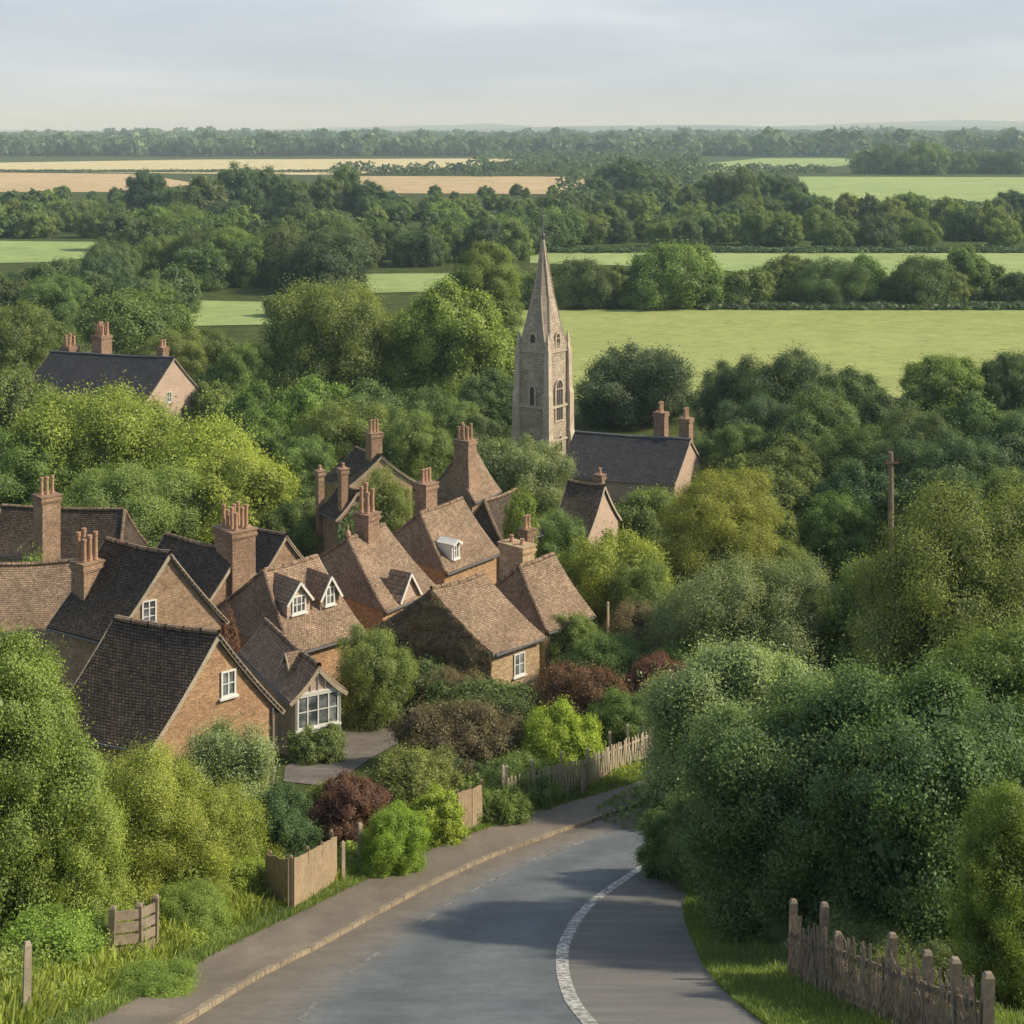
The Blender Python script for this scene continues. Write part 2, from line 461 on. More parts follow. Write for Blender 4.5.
mb = MB()
for ring, (y0, hh, sd) in enumerate(((9000, 78, 3.0), (11500, 120, 9.0))):
    P = []
    for t in np.linspace(0, 1, 9):
        row = []
        for x in np.linspace(-9000, 9000, 181):
            amp = .55+.45*mnoise.noise(Vector((x/2600+sd, sd, 0)))+.16*mnoise.noise(Vector((x/520, sd, 4)))+.07*mnoise.noise(Vector((x/140, sd, 7)))
            rise = min(1, max(.12, (x+2600)/3200)) if ring == 0 else min(1, max(.25, (x+3500)/3500))
            row.append((x, y0+t*1500, 20+hh*amp*rise*math.sin(t*math.pi/2)))
        P.append(list(reversed(row)))
    mb.grid(P)
structure('hills', mb, M['hill'], smooth=True)

# ------------------------------------------------------------------ foliage meshes
def unit(v): return v/np.maximum(np.linalg.norm(v, axis=-1, keepdims=True), 1e-9)

def leaf_quads(P, Nn, size, rng, aspect=.62):
    n = len(P)
    t = unit(np.cross(Nn, rng.normal(size=(n, 3)))); b = np.cross(Nn, t)
    L = (size*rng.uniform(.6, 1.35, n))[:, None]
    W = L*aspect
    V = np.stack([P-t*L*.5, P+b*W*.5-t*L*.08, P+t*L*.5, P-b*W*.5-t*L*.08], 1).reshape(-1, 3)
    return V, np.arange(n*4).reshape(n, 4)

def crown_arrays(seed, leaf, n, style='dome', sub=70, H=1.5):
    """unit crown: radius about 1, height 0..1.5"""
    rng = np.random.default_rng(seed)
    nb = {'dome': 15, 'loose': 20, 'tall': 13, 'bush': 9}[style]
    if H > 1.6: nb = int(nb*H/1.5)
    cs, rs = [], []
    for i in range(nb):
        a = 2*math.pi*(i*.618+rng.uniform(-.1, .1)); h = (i+.5)/nb
        top = H-.42
        zz = .34+(top-.34)*h
        m0 = H*.38
        prof = math.sqrt(max(.02, 1-((zz-m0)/(H-m0-.12 if zz > m0 else m0+.25))**2))
        rr = prof*rng.uniform(.42, .72)*(1 if h < .93 else .3)
        r = {'dome': rng.uniform(.33, .5), 'loose': rng.uniform(.24, .42), 'tall': rng.uniform(.32, .46), 'bush': rng.uniform(.42, .6)}[style]
        cs.append((math.cos(a)*rr, math.sin(a)*rr, zz)); rs.append(r)
    for zc in np.arange(.5, H-.55, .45): cs.append((0, 0, zc)); rs.append(.55 if zc < H*.6 else .42)
    if H < 1.2: cs.append((0, 0, .35)); rs.append(.55)
    for _ in range(6):          # skirt
        a = rng.uniform(0, 6.28); cs.append((math.cos(a)*.55, math.sin(a)*.55, rng.uniform(.22, .34))); rs.append(rng.uniform(.26, .36))
    cs = np.array(cs); rs = np.array(rs)
    # twig clumps on the boughs
    w = rs**2/np.sum(rs**2)
    k = rng.choice(len(cs), sub*5, p=w)
    d = unit(rng.normal(size=(len(k), 3))+np.array([0, 0, .25]))
    sp = cs[k]+d*rs[k][:, None]*rng.uniform(.8, 1.02, len(k))[:, None]
    dist = np.linalg.norm(sp[:, None, :]-cs[None], axis=2)/rs[None]
    dist[np.arange(len(k)), k] = 9
    ok = (dist.min(1) > .9) & (sp[:, 2] > .08)
    sp, d = sp[ok][:sub], d[ok][:sub]
    srad = rng.uniform(.13, .27, len(sp))*(1.2 if style == 'loose' else 1)
    stint = rng.uniform(-.16, .16, len(sp))
    # leaves on the clumps
    n1 = int(n*.66); k = rng.choice(len(sp), n1, p=srad**1.6/np.sum(srad**1.6))
    dd = unit(rng.normal(size=(n1, 3))+d[k]*.8)
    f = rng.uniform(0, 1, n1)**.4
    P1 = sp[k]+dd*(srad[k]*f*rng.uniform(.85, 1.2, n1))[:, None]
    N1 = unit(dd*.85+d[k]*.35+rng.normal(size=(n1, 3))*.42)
    T1 = .5+stint[k]+rng.normal(0, .15, n1)+(f-.8)*.5  # random tone, plus painted shade: leaves deeper in the clump darker
    # leaves over the boughs
    n2 = int(n*.24); k = rng.choice(len(cs), n2, p=w)
    dd = unit(rng.normal(size=(n2, 3))); P2 = cs[k]+dd*(rs[k]*rng.uniform(.8, 1.04, n2))[:, None]
    N2 = unit(dd*.9+rng.normal(size=(n2, 3))*.5); T2 = .45+rng.normal(0, .14, n2)
    # stray sprigs outside the outline
    n3 = int(n*(.05 if style == 'dome' else .08)); k = rng.choice(len(sp), n3)
    P3 = sp[k]+unit(rng.normal(size=(n3, 3))+d[k])*(srad[k]*rng.uniform(1.05, 1.7, n3))[:, None]
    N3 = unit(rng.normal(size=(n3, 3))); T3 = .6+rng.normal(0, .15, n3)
    P = np.concatenate([P1, P2, P3]); Nn = np.concatenate([N1, N2, N3]); T = np.concatenate([T1, T2, T3])
    ok = P[:, 2] > .01
    P, Nn, T = P[ok], Nn[ok], T[ok]
    V, Fq = leaf_quads(P, Nn, leaf, rng)
    # inner leaves tinted dark as shade, added to stop light passing straight through
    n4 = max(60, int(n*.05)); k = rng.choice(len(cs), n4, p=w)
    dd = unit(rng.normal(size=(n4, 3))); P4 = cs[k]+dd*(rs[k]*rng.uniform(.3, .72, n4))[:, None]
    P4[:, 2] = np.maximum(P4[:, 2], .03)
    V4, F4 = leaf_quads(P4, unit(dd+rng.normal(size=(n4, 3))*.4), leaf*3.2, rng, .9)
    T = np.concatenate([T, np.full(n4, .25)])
    return np.concatenate([V, V4]), np.concatenate([Fq, F4+len(V)]), np.clip(T, 0, 1)

PRO = {}
def crown_proto(lod, style, i, H=1.5):
    key = (lod, style, i, H)
    if key not in PRO:
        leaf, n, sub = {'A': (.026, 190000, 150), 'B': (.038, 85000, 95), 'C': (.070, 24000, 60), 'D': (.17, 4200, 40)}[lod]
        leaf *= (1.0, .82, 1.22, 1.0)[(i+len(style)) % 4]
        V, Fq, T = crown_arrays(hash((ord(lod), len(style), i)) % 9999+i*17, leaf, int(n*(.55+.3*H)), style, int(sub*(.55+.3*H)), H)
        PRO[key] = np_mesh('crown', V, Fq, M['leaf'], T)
    return PRO[key]

_tr = {}
def trunk_proto(i):
    if i in _tr: return _tr[i]
    rng = random.Random(40+i); mb = MB()
    mb.tube([(0, 0, -.1), (.01, 0, .05), (.02, .01, .3), (.0, .02, .55), (.03, 0, .85)], [.1, .075, .06, .045, .02], 9)
    for k in range(7):
        a = k*2.4+rng.uniform(-.4, .4); z = rng.uniform(.28, .6); l = rng.uniform(.4, .75)
        p = [(0.01, 0.01, z), (math.cos(a)*l*.45, math.sin(a)*l*.45, z+.14), (math.cos(a)*l, math.sin(a)*l, z+rng.uniform(.2, .42))]
        mb.tube(p, [.034, .024, .008], 6)
    o = mb.build('trunk', M['bark'], smooth=True); me = o.data; bpy.data.objects.remove(o)
    _tr[i] = me; return me

HUE = {  # real leaf colours
    'yellow': (.315, .385, .095), 'bright': (.275, .365, .098), 'green': (.215, .300, .098), 'mid': (.190, .268, .098),
    'dark': (.146, .212, .096), 'deep': (.118, .182, .098), 'grey': (.290, .350, .180), 'olive': (.235, .315, .105),
    'red': (.205, .115, .095), 'brown': (.215, .178, .122), 'lime': (.33, .44, .09), 'blue': (.165, .236, .112)}

def crown_obj(name, lod, style, i, hue, jit=.12, H=1.5):
    o = bpy.data.objects.new(name, crown_proto(lod, style, i, H)); COL.objects.link(o)
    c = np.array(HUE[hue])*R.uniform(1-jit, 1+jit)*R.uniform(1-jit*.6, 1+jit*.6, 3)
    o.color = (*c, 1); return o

TREES = []      # (x, y, radius) of placed plants
def plant(px, top, wpx, D, hue, style, label, cat='tree', group=None, name=None, lod=None, i=None, sink=0.0, parts=None, hx=None):
    """a tree or shrub: crown centre column, top row and width in the photograph, distance"""
    x = (px-512)*D/F; g = float(gz(x, D)); r = wpx/2*D/F
    h = HC-(top-HY)*D/F-g+sink
    if hx: h = hx
    rpx = wpx/2
    lod = lod or ('A' if rpx > 70 else 'B' if rpx > 30 else 'C' if rpx > 14 else 'D')
    i = int(R.integers(0, {'A': 2, 'B': 3, 'C': 4, 'D': 4}[lod])) if i is None else i
    name = name or ('shrub' if cat == 'shrub' else 'broadleaf_tree')
    rz = R.uniform(0, 6.28)
    parts = (cat == 'tree' and lod in 'AB') if parts is None else parts
    sx = r/1.10; asp = h/sx
    H = min((1.0, 1.5, 2.2, 3.1), key=lambda q: abs(math.log(q/asp)))
    if lod in 'CD' and H > 2.5: H = 2.2
    sz = max(.5, h)/(H+.07)
    if parts:
        e = empty(name, (x, D, g-sink), label, cat, group); e.rotation_euler = (0, 0, rz)
        c = crown_obj('crown', lod, style, i, hue, H=H); c.parent = e; c.scale = (sx, sx*R.uniform(.92, 1.08), sz)
        t = bpy.data.objects.new('trunk', trunk_proto(i % 3)); COL.objects.link(t); t.parent = e
        t.scale = (sx, sx, sz*H*.85)
        o = e
    else:
        o = crown_obj(name, lod, style, i, hue, H=H); o.location = (x, D, g-sink-.02*h); o.rotation_euler = (0, 0, rz); o.scale = (sx, sx*R.uniform(.92, 1.08), sz)
        tag(o, label, cat, group)
    TREES.append((x, D, r)); return o

# ------------------------------------------------------------------ houses
class House:
    def __init__(s, name, label, par, roof, wall, near='gable', far='gable', ov=.28, flare=.22, group='brick and tile cottages of the village', cat='house', gutter=True, drop=1.0, tiles=None):
        s.ax, (cx, cy, al, lu, lv, sk, ze, rise) = par
        u = Vector((math.cos(al), math.sin(al), 0)); b = al+math.pi/2+sk; v = Vector((math.cos(b), math.sin(b), 0))
        s.C = Vector((cx, cy, 0))
        s.r, s.L, s.w, s.W = (u, lu, v, lv) if s.ax == 'u' else (v, lv, u, lu)
        s.ze, s.rise, s.k = ze, rise, flare
        ctr = s.C+s.r*s.L/2+s.w*s.W/2; s.base = float(gz(ctr.x, ctr.y))
        s.g0 = min(float(gz(p.x, p.y)) for p in (s.C, s.C+s.r*s.L, s.C+s.w*s.W, s.C+s.r*s.L+s.w*s.W))-.5
        s.o = empty(name, (ctr.x, ctr.y, s.base), label, cat, group)
        s.near, s.far, s.ov = near, far, ov
        s.roofmat, s.wallmat = roof, wall
        s.handed = s.r.cross(s.w).z            # >0: r then w counter-clockwise
        s.walls(); s.roof()
    def prof(s, q): return q*(1+s.k)-s.k*q*q
    def pt(s, a, t, z): return s.C+s.r*a+s.w*t+Vector((0, 0, z))
    def zroof(s, q): return s.ze+s.rise*(1-s.prof(q))
    def slope_pt(s, side, a, q, dz=0.0):
        """side 0: C side, 1: the other; q 0 ridge .. 1 eave"""
        t = s.W/2*(1-q) if side == 0 else s.W/2*(1+q)
        return s.pt(a, t, s.zroof(q)+dz)
    def walls(s):
        mb = MB(); L, W = s.L, s.W
        cs = [s.pt(0, 0, 0), s.pt(L, 0, 0), s.pt(L, W, 0), s.pt(0, W, 0)]
        zb, zt = s.g0, s.ze-.02
        flip = s.handed < 0
        def quad(p, q, l):
            pts = [Vector((p.x, p.y, zb)), Vector((q.x, q.y, zb)), Vector((q.x, q.y, zt)), Vector((p.x, p.y, zt))]
            uv = [(0, zb), (l, zb), (l, zt), (0, zt)]
            if flip: pts.reverse(); uv.reverse()
            mb.face(pts, uv)
        quad(cs[0], cs[1], L); quad(cs[2], cs[3], L)
        for end, kind, a in ((0, s.near, 0), (1, s.far, L)):
            p, q = (cs[3], cs[0]) if end == 0 else (cs[1], cs[2])
            if kind == 'gable':
                n = 10; pts = []; uv = []
                for j in range(2*n+1):
                    t = j/(2*n); qq = abs(2*t-1)
                    pos = q.lerp(p, t); z = s.zroof(qq)-.06
                    pts.append(Vector((pos.x, pos.y, z))); uv.append((W*(1-t), z))
                pts = [Vector((p.x, p.y, zb)), Vector((q.x, q.y, zb))]+pts; uv = [(0, zb), (W, zb)]+uv
                if flip: pts.reverse(); uv.reverse()
                mb.face(pts, uv)
            else: quad(p, q, W)
        mb.build('wall', s.wallmat, s.o)
    def roof(s):
        mb = MB(); L, W, ov = s.L, s.W, s.ov
        qe = 1+ov/(W/2)
        nq = 12; na = max(6, int(L/.45))
        inn = [W*.42 if k == 'hip' else 0 for k in (s.near, s.far)]
        inn = [min(W*.16, L*.3) if k else 0 for k in inn]; s.inn = inn
        def wob(p): return .05*mnoise.noise(Vector((p.x*.35, p.y*.35, s.ze)))+.02*mnoise.noise(Vector((p.x*1.4, p.y*1.4, s.ze)))
        sl = math.hypot(W/2, s.rise)
        for side in (0, 1):
            P, UV = [], []
            for iq in range(nq+1):
                q = qe*iq/nq; row = []; ur = []
                a0 = inn[0]*(1-q) if s.near == 'hip' else -ov*.55
                a1 = L-inn[1]*(1-q) if s.far == 'hip' else L+ov*.55
                for ia in range(na+1):
                    a = a0+(a1-a0)*ia/na
                    p = s.slope_pt(side, a, q); sag = -.10*math.sin(math.pi*max(0, min(1, a/L)))*(1-q*.6)
                    p.z += wob(p)+sag; row.append(p); ur.append((a, q*sl))
                P.append(row); UV.append(ur)
            if (side == 0) != (s.handed > 0): P = [list(reversed(r)) for r in P]; UV = [list(reversed(r)) for r in UV]
            P.reverse(); UV.reverse()
            P = [list(reversed(r)) for r in P]; UV = [list(reversed(r)) for r in UV]
            mb.grid(P, UV)
        for end, kind in ((0, s.near), (1, s.far)):
            if kind != 'hip': continue
            P, UV = [], []
            for iq in range(nq+1):
                q = qe*iq/nq; row = []; ur = []
                a = inn[0]*(1-q) if end == 0 else L-inn[1]*(1-q)
                for it in range(11):
                    t = W/2+(it/10*2-1)*q*W/2
                    p = s.pt(a, t, s.zroof(q)); p.z += wob(p)-.10*math.sin(math.pi*max(0, min(1, a/L)))*(1-q*.6)
                    row.append(p); ur.append((t, q*sl))
                P.append(row); UV.append(ur)
            if (end == 0) == (s.handed > 0): P = [list(reversed(r)) for r in P]; UV = [list(reversed(r)) for r in UV]
            P = [list(reversed(r)) for r in P]; UV = [list(reversed(r)) for r in UV]
            P.reverse(); UV.reverse()
            mb.grid(P, UV)
        ro = mb.build('roof', s.roofmat, s.o)
        so = ro.modifiers.new('thick', 'SOLIDIFY'); so.thickness = .11; so.offset = -1
        s.roof_o = ro
        # ridge (and hip) tiles
        mb = MB()
        def line(pts):
            for p, q in zip(pts, pts[1:]):
                d = (q-p); n = max(1, int(d.length/.42))
                for j in range(n):
                    a, b = p+d*(j/n), p+d*((j+.94)/n)
                    mb.tube([a, b], [.115, .10], 7)
        def rp(a):
            p = s.pt(a, W/2, s.ze+s.rise+.0); p.z += wob(p)-.10*math.sin(math.pi*max(0, min(1, a/L)))+.02; return p
        ends = (inn[0] if inn[0] else -ov*.5, L-inn[1] if inn[1] else L+ov*.5)
        line([rp(ends[0]+(ends[1]-ends[0])*j/6) for j in range(7)])
        for end, kind in ((0, s.near), (1, s.far)):
            if kind == 'hip':
                for side in (0, 1):
                    pts = []
                    for j in range(9):
                        q = qe*j/8; a = inn[0]*(1-q) if end == 0 else L-inn[1]*(1-q)
                        p = s.slope_pt(side, a, q, .02); p.z += wob(p)-.10*math.sin(math.pi*max(0, min(1, a/L)))*(1-q*.6); pts.append(p)
                    line(pts)
        mb.build('ridge_tiles', M['tile'] if s.roofmat is not M['slate'] else M['lead'], ro)
        # bargeboards along gable verges
        for end, kind, a in ((0, s.near, -ov*.5), (1, s.far, L+ov*.5)):
            if kind != 'gable': continue
            mb = MB()
            for side in (0, 1):
                pts = [s.slope_pt(side, a, qe*j/8, -.12) for j in range(9)]
                for p, q in zip(pts, pts[1:]): mb.bar(p, q, .05, .16)
            mb.build('bargeboard', s.barge if hasattr(s, 'barge') else M['timber_pale'], s.o)
        # gutters along the eaves
        for side in (0, 1):
            mb = MB(); p = s.slope_pt(side, 0, qe, -.1); q = s.slope_pt(side, L, qe, -.1)
            mb.bar(p, q, .10, .09); mb.build('gutter', M['lead'], s.o)
    def face_frame(s, f):
        """wall faces: 'near','far' ends; 'side0','side1' long walls -> origin, along, outward normal, length"""
        if f == 'near': o, d, l = s.pt(0, 0, 0), s.w, s.W; n = -s.r
        elif f == 'far': o, d, l = s.pt(s.L, 0, 0), s.w, s.W; n = s.r
        elif f == 'side0': o, d, l = s.pt(0, 0, 0), s.r, s.L; n = -s.w
        else: o, d, l = s.pt(0, s.W, 0), s.r, s.L; n = s.w
        nn = Vector((d.y, -d.x, 0)); nn = nn if nn.dot(n) > 0 else -nn
        return o, d, nn, l
    def window(s, f, frac, z, w, h, nx=2, ny=2, frame=None, parent=None):
        o, d, n, l = s.face_frame(f)
        c = o+d*(l*frac); c.z = z
        return window(parent or s.o, c, d, n, w, h, nx, ny, frame)
    def px_window(s, f, px, py, w, h, nx=2, ny=2):
        """window whose centre shows at a picture point on wall f"""
        o, d, n, l = s.face_frame(f)
        k = (px-512)/F                    # x = k*y
        t = (k*o.y-o.x)/(d.x-k*d.y); c = o+d*t
        c.z = HC-(py-HY)*c.y/F
        return window(s.o, c, d, n, w, h, nx, ny)
    def chimney(s, px, top, D, wu, wv, pots, base=None, mat=None, al=None, pot_h=.55, tall=0, flare=False, pot_r=.11):
        al = s.par_al() if al is None else al
        c = at(px, top, D)
        return chimney(s.o, c, al, wu, wv, pots, (c.z-3.2 if base is None else base), mat or M['brick_red'], pot_h, flare, pot_r)
    def par_al(s):
        d = s.r if s.ax == 'u' else s.w
        return math.atan2(d.y, d.x)
    def dormer(s, side, afrac, q, w, h, wallmat, roofmat, rise=.55, win=(.6, .7, 2, 2), frame=None, depth=2.6):
        """gabled dormer whose front stands on the slope at q"""
        n = (-s.w if side == 0 else s.w); d = s.r
        nn = Vector((d.y, -d.x, 0)); n = nn if nn.dot(n) > 0 else -nn
        a = s.L*afrac; f = s.slope_pt(side, a, q, 0)
        base = f.z-.25; top = f.z+h
        back = -n*depth
        mb = MB()
        p0, p1 = f-d*w/2, f+d*w/2
        def Z(p, z): return Vector((p.x, p.y, z))
        pk = Z(f, top+rise)
        fr = [Z(p0, base), Z(p1, base), Z(p1, top), pk, Z(p0, top)]
        if (p1-p0).cross(Vector((0, 0, 1))).dot(n) < 0: fr.reverse()
        mb.face(fr)
        mb.face([Z(p0, base), Z(p0+back, base), Z(p0+back, top), Z(p0, top)])
        mb.face([Z(p1, base), Z(p1, top), Z(p1+back, top), Z(p1+back, base)])
        dm = mb.build('dormer', wallmat, s.o)
        mb = MB(); ov = .16
        for sgn in (-1, 1):
            P = []
            for j in range(5):
                t = j/4*1.15; zz = top+rise*(1-t*(1.2-.2*t))+.04
                e = f+d*(sgn*w/2*t)
                P.append([Z(e+n*ov, zz), Z(e+back*.5, zz), Z(e+back, zz)])
            if sgn > 0: P.reverse()
            mb.grid(P, [[(pp.dot(n), j*.2) for pp in r] for j, r in enumerate(P)])
        dr_ = mb.build('dormer_roof', roofmat, dm)
        so = dr_.modifiers.new('thick', 'SOLIDIFY'); so.thickness = .07; so.offset = 0
        mb = MB()
        for sgn in (-1, 1):
            mb.bar(Z(f+n*(ov+.02), top+rise), Z(f+n*(ov+.02)+d*(sgn*w/2*1.15), top+rise*-.15), .05, .11)
        mb.build('bargeboard', frame or M['white'], dm)
        if win:
            c = Z(f, base+.25+win[1]/2+.12)
            window(dm, c, d, n, win[0], win[1], win[2], win[3], frame)
        return dm

def window(parent, c, d, n, w, h, nx=2, ny=2, frame=None, sub=True):
    mb = MB(); up = Vector((0, 0, 1)); fw = .07
    def b(cx, cz, hw, hh, dep=.05): mb.box(c+d*cx+up*cz+n*(dep*.5+.012), d*hw, n*(dep*.5), up*hh)
    b(-w/2+fw/2, 0, fw/2, h/2); b(w/2-fw/2, 0, fw/2, h/2)
    b(0, h/2-fw/2, w/2-fw, fw/2); b(0, -h/2+fw/2, w/2-fw, fw/2)
    for i in range(1, nx): b(-w/2+w*i/nx, 0, .028, h/2-fw, .04)
    for j in range(1, ny): b(0, -h/2+h*j/ny, w/2-fw, .018, .03)
    mb.box(c-up*(h/2+.04)+n*.06, d*(w/2+.08), n*.07, up*.035)
    wf = mb.build('window', frame or M['white'], parent)
    mb = MB(); q = [c-d*(w/2-.02)-up*(h/2-.02)+n*.02, c+d*(w/2-.02)-up*(h/2-.02)+n*.02, c+d*(w/2-.02)+up*(h/2-.02)+n*.02, c-d*(w/2-.02)+up*(h/2-.02)+n*.02]
    if (q[1]-q[0]).cross(q[3]-q[0]).dot(n) < 0: q.reverse()
    mb.face(q)
    deep = 0; p = parent
    while p: deep += 1; p = p.parent
    mb.build('pane', M['glass'], wf if deep < 2 else parent)
    return wf

def chimney(parent, c, al, wu, wv, pots, base, mat, pot_h=.55, flare=False, pot_r=.11):
    """c: centre of the stack's top; pots (nu, nv)"""
    u = Vector((math.cos(al), math.sin(al), 0)); v = Vector((-u.y, u.x, 0)); mb = MB()
    def lvl(z, k): return [Vector((c.x, c.y, z))+u*(a*(wu/2+k))+v*(b*(wv/2+k)) for a, b in ((-1, -1), (1, -1), (1, 1), (-1, 1))]
    zs = [(base, .45 if flare else 0), (base+(c.z-base)*.35, .2 if flare else 0), (c.z-(c.z-base)*.4, .03 if flare else 0), (c.z-.42, 0)]
    for (z0, k0), (z1, k1) in zip(zs, zs[1:]): mb.prism(lvl(z0, k0), lvl(z1, k1), cap=False)
    for z0, z1, k in ((-.42, -.33, .05), (-.33, -.24, .09), (-.24, -.06, .05), (-.06, 0, .1)):
        mb.prism(lvl(c.z+z0, k), lvl(c.z+z1, k), True, True)
    st = mb.build('chimney', mat, parent)
    nu, nv = pots; k = 0
    for i in range(nu):
        for j in range(nv):
            p = c+u*((i+.5)/nu-.5)*wu*.9+v*((j+.5)/nv-.5)*wv*.9
            hh = pot_h*(.85+.3*((i*7+j*5+k) % 4)/3); r = pot_r
            m2 = MB()
            m2.tube([p-Vector((0, 0, .02)), p+Vector((0, 0, .08)), p+Vector((0, 0, .10)), p+Vector((0, 0, hh*.85)), p+Vector((0, 0, hh*.87)), p+Vector((0, 0, hh)), p+Vector((0, 0, hh-.01)), p+Vector((0, 0, hh-.15))],
                    [r*1.25, r*1.2, r, r*.82, r*1.05, r*1.05, r*.75, r*.7], 10)
            m2.build('chimney_pot', M['pot'], st, smooth=False); k += 1
    return st

PAR = {
"H1": ("v", [-12.56, 52.5, 0.733, 5.0, 4.29, 0.45, 18.69, 3.17]),
"H2": ("v", [-17.72, 66.75, 0.60, 5.09, 3.95, 0.40, 17.53, 3.30]),
"HB": ("v", [-8.781, 60.814, 0.521, 1.95, 6.357, -0.021, 17.106, 1.02]),
"H0": ("v", [-20.312, 70.454, 1.794, 7.541, 5.144, -0.111, 15.584, 3.138]),
"H3": ("v", [-24.25, 92.679, 1.307, 2.991, 8.407, 0.146, 13.849, 2.34]),
"H4": ("u", [-10.483, 70.762, 0.765, 4.244, 7.0, 0.049, 15.535, 2.843]),
"H5": ("u", [-6.619, 76.833, 0.996, 4.44, 8.2, -0.2, 15.55, 2.50]),
"H6": ("u", [-3.855, 85.475, 0.936, 4.93, 6.433, -0.194, 14.993, 2.458]),
"H7a": ("u", [-1.0, 71.694, 0.778, 3.3, 6.736, 0.229, 15.186, 2.366]),
"H7b": ("u", [1.657, 75.453, 0.796, 3.4, 5.541, -0.05, 15.026, 2.373]),
"H8": ("u", [-2.929, 110.005, 1.077, 3.859, 3.94, -0.065, 13.0, 2.499]),
"H9": ("v", [-12.968, 119.204, 0.405, 5.33, 3.686, 0.266, 11.824, 2.124]),
"H10": ("v", [5.13, 101.58, 1.085, 5.07, 2.62, -0.016, 12.736, 2.694]),
"H11": ("v", [-42.537, 172.934, 0.953, 9.144, 16.599, 0.318, 8.493, 4.721]),
"NAVE": ("v", [14.449, 133.387, 1.071, 7.122, 10.663, 0.2, 8.755, 3.131])}

h1 = House('cottage', 'nearest brick cottage, warm lit gable with one small white window and a dark roof slope', PAR['H1'], M['tile_dark'], M['brick'], flare=.1)
h1.px_window('near', 228, 683, .62, .95, 2, 2)
o_, d_, n_, l_ = h1.face_frame('near')
mb = MB(); p = o_+d_*(l_-.12)+n_*.06; mb.tube([(p.x, p.y, h1.g0), (p.x, p.y, h1.ze-.1)], [.045, .045], 8); mb.build('drainpipe', M['lead'], h1.o)

h2 = House('cottage', 'gabled cottage with white upper window rising behind the nearest brick cottage', PAR['H2'], M['tile_dark'], M['brick_brown'], flare=.1)
h2.px_window('near', 149, 612, .68, 1.1, 2, 3)

hb = House('cottage_wing', 'low tiled wing with a white timber framed bay end beside the driveway', PAR['HB'], M['tile'], M['brick'], cat='house wing')
# white bay window front
o_, d_, n_, l_ = hb.face_frame('near')
zg = float(gz(o_.x, o_.y)); c = o_+d_*(l_/2); c.z = hb.ze-.78
window(hb.o, c, d_, n_, l_-.12, 1.35, 4, 2)
mb = MB()
for k in range(1, 6):
    t = k/6; zt = hb.zroof(abs(2*t-1))-.12
    p = o_+d_*(l_*t)+n_*.035
    mb.bar(Vector((p.x, p.y, hb.ze-.06)), Vector((p.x, p.y, zt)), .05, .05)
p, q = o_+n_*.04, o_+d_*l_+n_*.04
for z in (hb.ze-.04, hb.ze-1.6): mb.bar(Vector((p.x, p.y, z)), Vector((q.x, q.y, z)), .06, .1)
for t in (.02, .98):
    p = o_+d_*(l_*t)+n_*.04; mb.bar(Vector((p.x, p.y, hb.g0)), Vector((p.x, p.y, hb.ze-.1)), .1, .08)
mb.build('bay_timbers', M['white'], hb.o)
mb = MB()
pts = [hb.pt(0, 0, hb.ze-.04), hb.pt(0, hb.W, hb.ze-.04), hb.pt(0, hb.W/2, hb.ze+hb.rise-.1)]
pts = [p+n_*.012 for p in pts]
if (pts[1]-pts[0]).cross(pts[2]-pts[0]).dot(n_) < 0: pts.reverse()
mb.face(pts); mb.build('gable_panel', M['render'], hb.o)
hb.dormer(0, .30, .55, .8, .12, M['brick'], M['tile'], .5, None, M['timber_pale'], depth=.62)
o_, d_, n_, l_ = hb.face_frame('side0')
mb = MB()
for k in range(9):
    p = o_+d_*(.15+k*.22)+n_*.03; mb.bar(Vector((p.x, p.y, hb.g0)), Vector((p.x, p.y, hb.ze-.2)), .13, .035)
mb.build('door', M['timber_pale'], hb.o)

h0 = House('cottage', 'brown roofed cottage at the left edge of the picture', PAR['H0'], M['tile'], M['brick_red'], near='gable')
h0.chimney(87, 560, 69.5, 1.0, 1.05, (3, 2), pot_h=1.25, al=.85, base=14.5)
h3 = House('cottage', 'cottage with a big chimney behind the leftmost roofs', PAR['H3'], M['tile_dark'], M['brick_pale'], near='hip')
h3.chimney(47, 494, 90.5, 1.15, 1.2, (3, 1), pot_h=1.25, al=.75, base=13)
h4 = House('cottage', 'cottage with two white dormers and a wide chimney bearing a row of pots', PAR['H4'], M['tile'], M['brick'], near='hip', far='gable')
h4.chimney(235, 527, 79.8, 1.4, 1.85, (2, 4), pot_h=1.1, al=.72, base=14)
h4.dormer(0, .36, .62, 1.35, .75, M['render'], M['tile'], .85, (.8, .85, 3, 2))
h4.dormer(0, .80, .62, 1.15, .55, M['tile'], M['tile'], .95, (.55, .9, 2, 2))
h12 = House('cottage', 'dark roof squeezed between the upper window gable and the wide chimney', ('v', [-16.4, 77.5, .70, 5.0, 5.5, .25, 14.9, 2.9]), M['tile_dark'], M['brick_red'])
h15 = House('cottage', 'dark roof glimpsed between the wide chimney and the hipped cottage', ('v', [-15.0, 86, .70, 4.6, 4.6, .2, 13.7, 2.7]), M['tile_dark'], M['brick_brown'])
h5 = House('cottage', 'hipped cottage between the two dormered cottages, with a ball finial on its dark slope', PAR['H5'], M['tile'], M['brick'], near='hip', far='gable')
h5.chimney(367, 512, 82, .9, 1.0, (2, 2), pot_h=1.35, al=.95, base=14, mat=M['brick_red'])
h5.dormer(0, .48, 1.02, 1.6, .1, M['render'], M['tile'], 1.15, None, M['white'], depth=1.2)
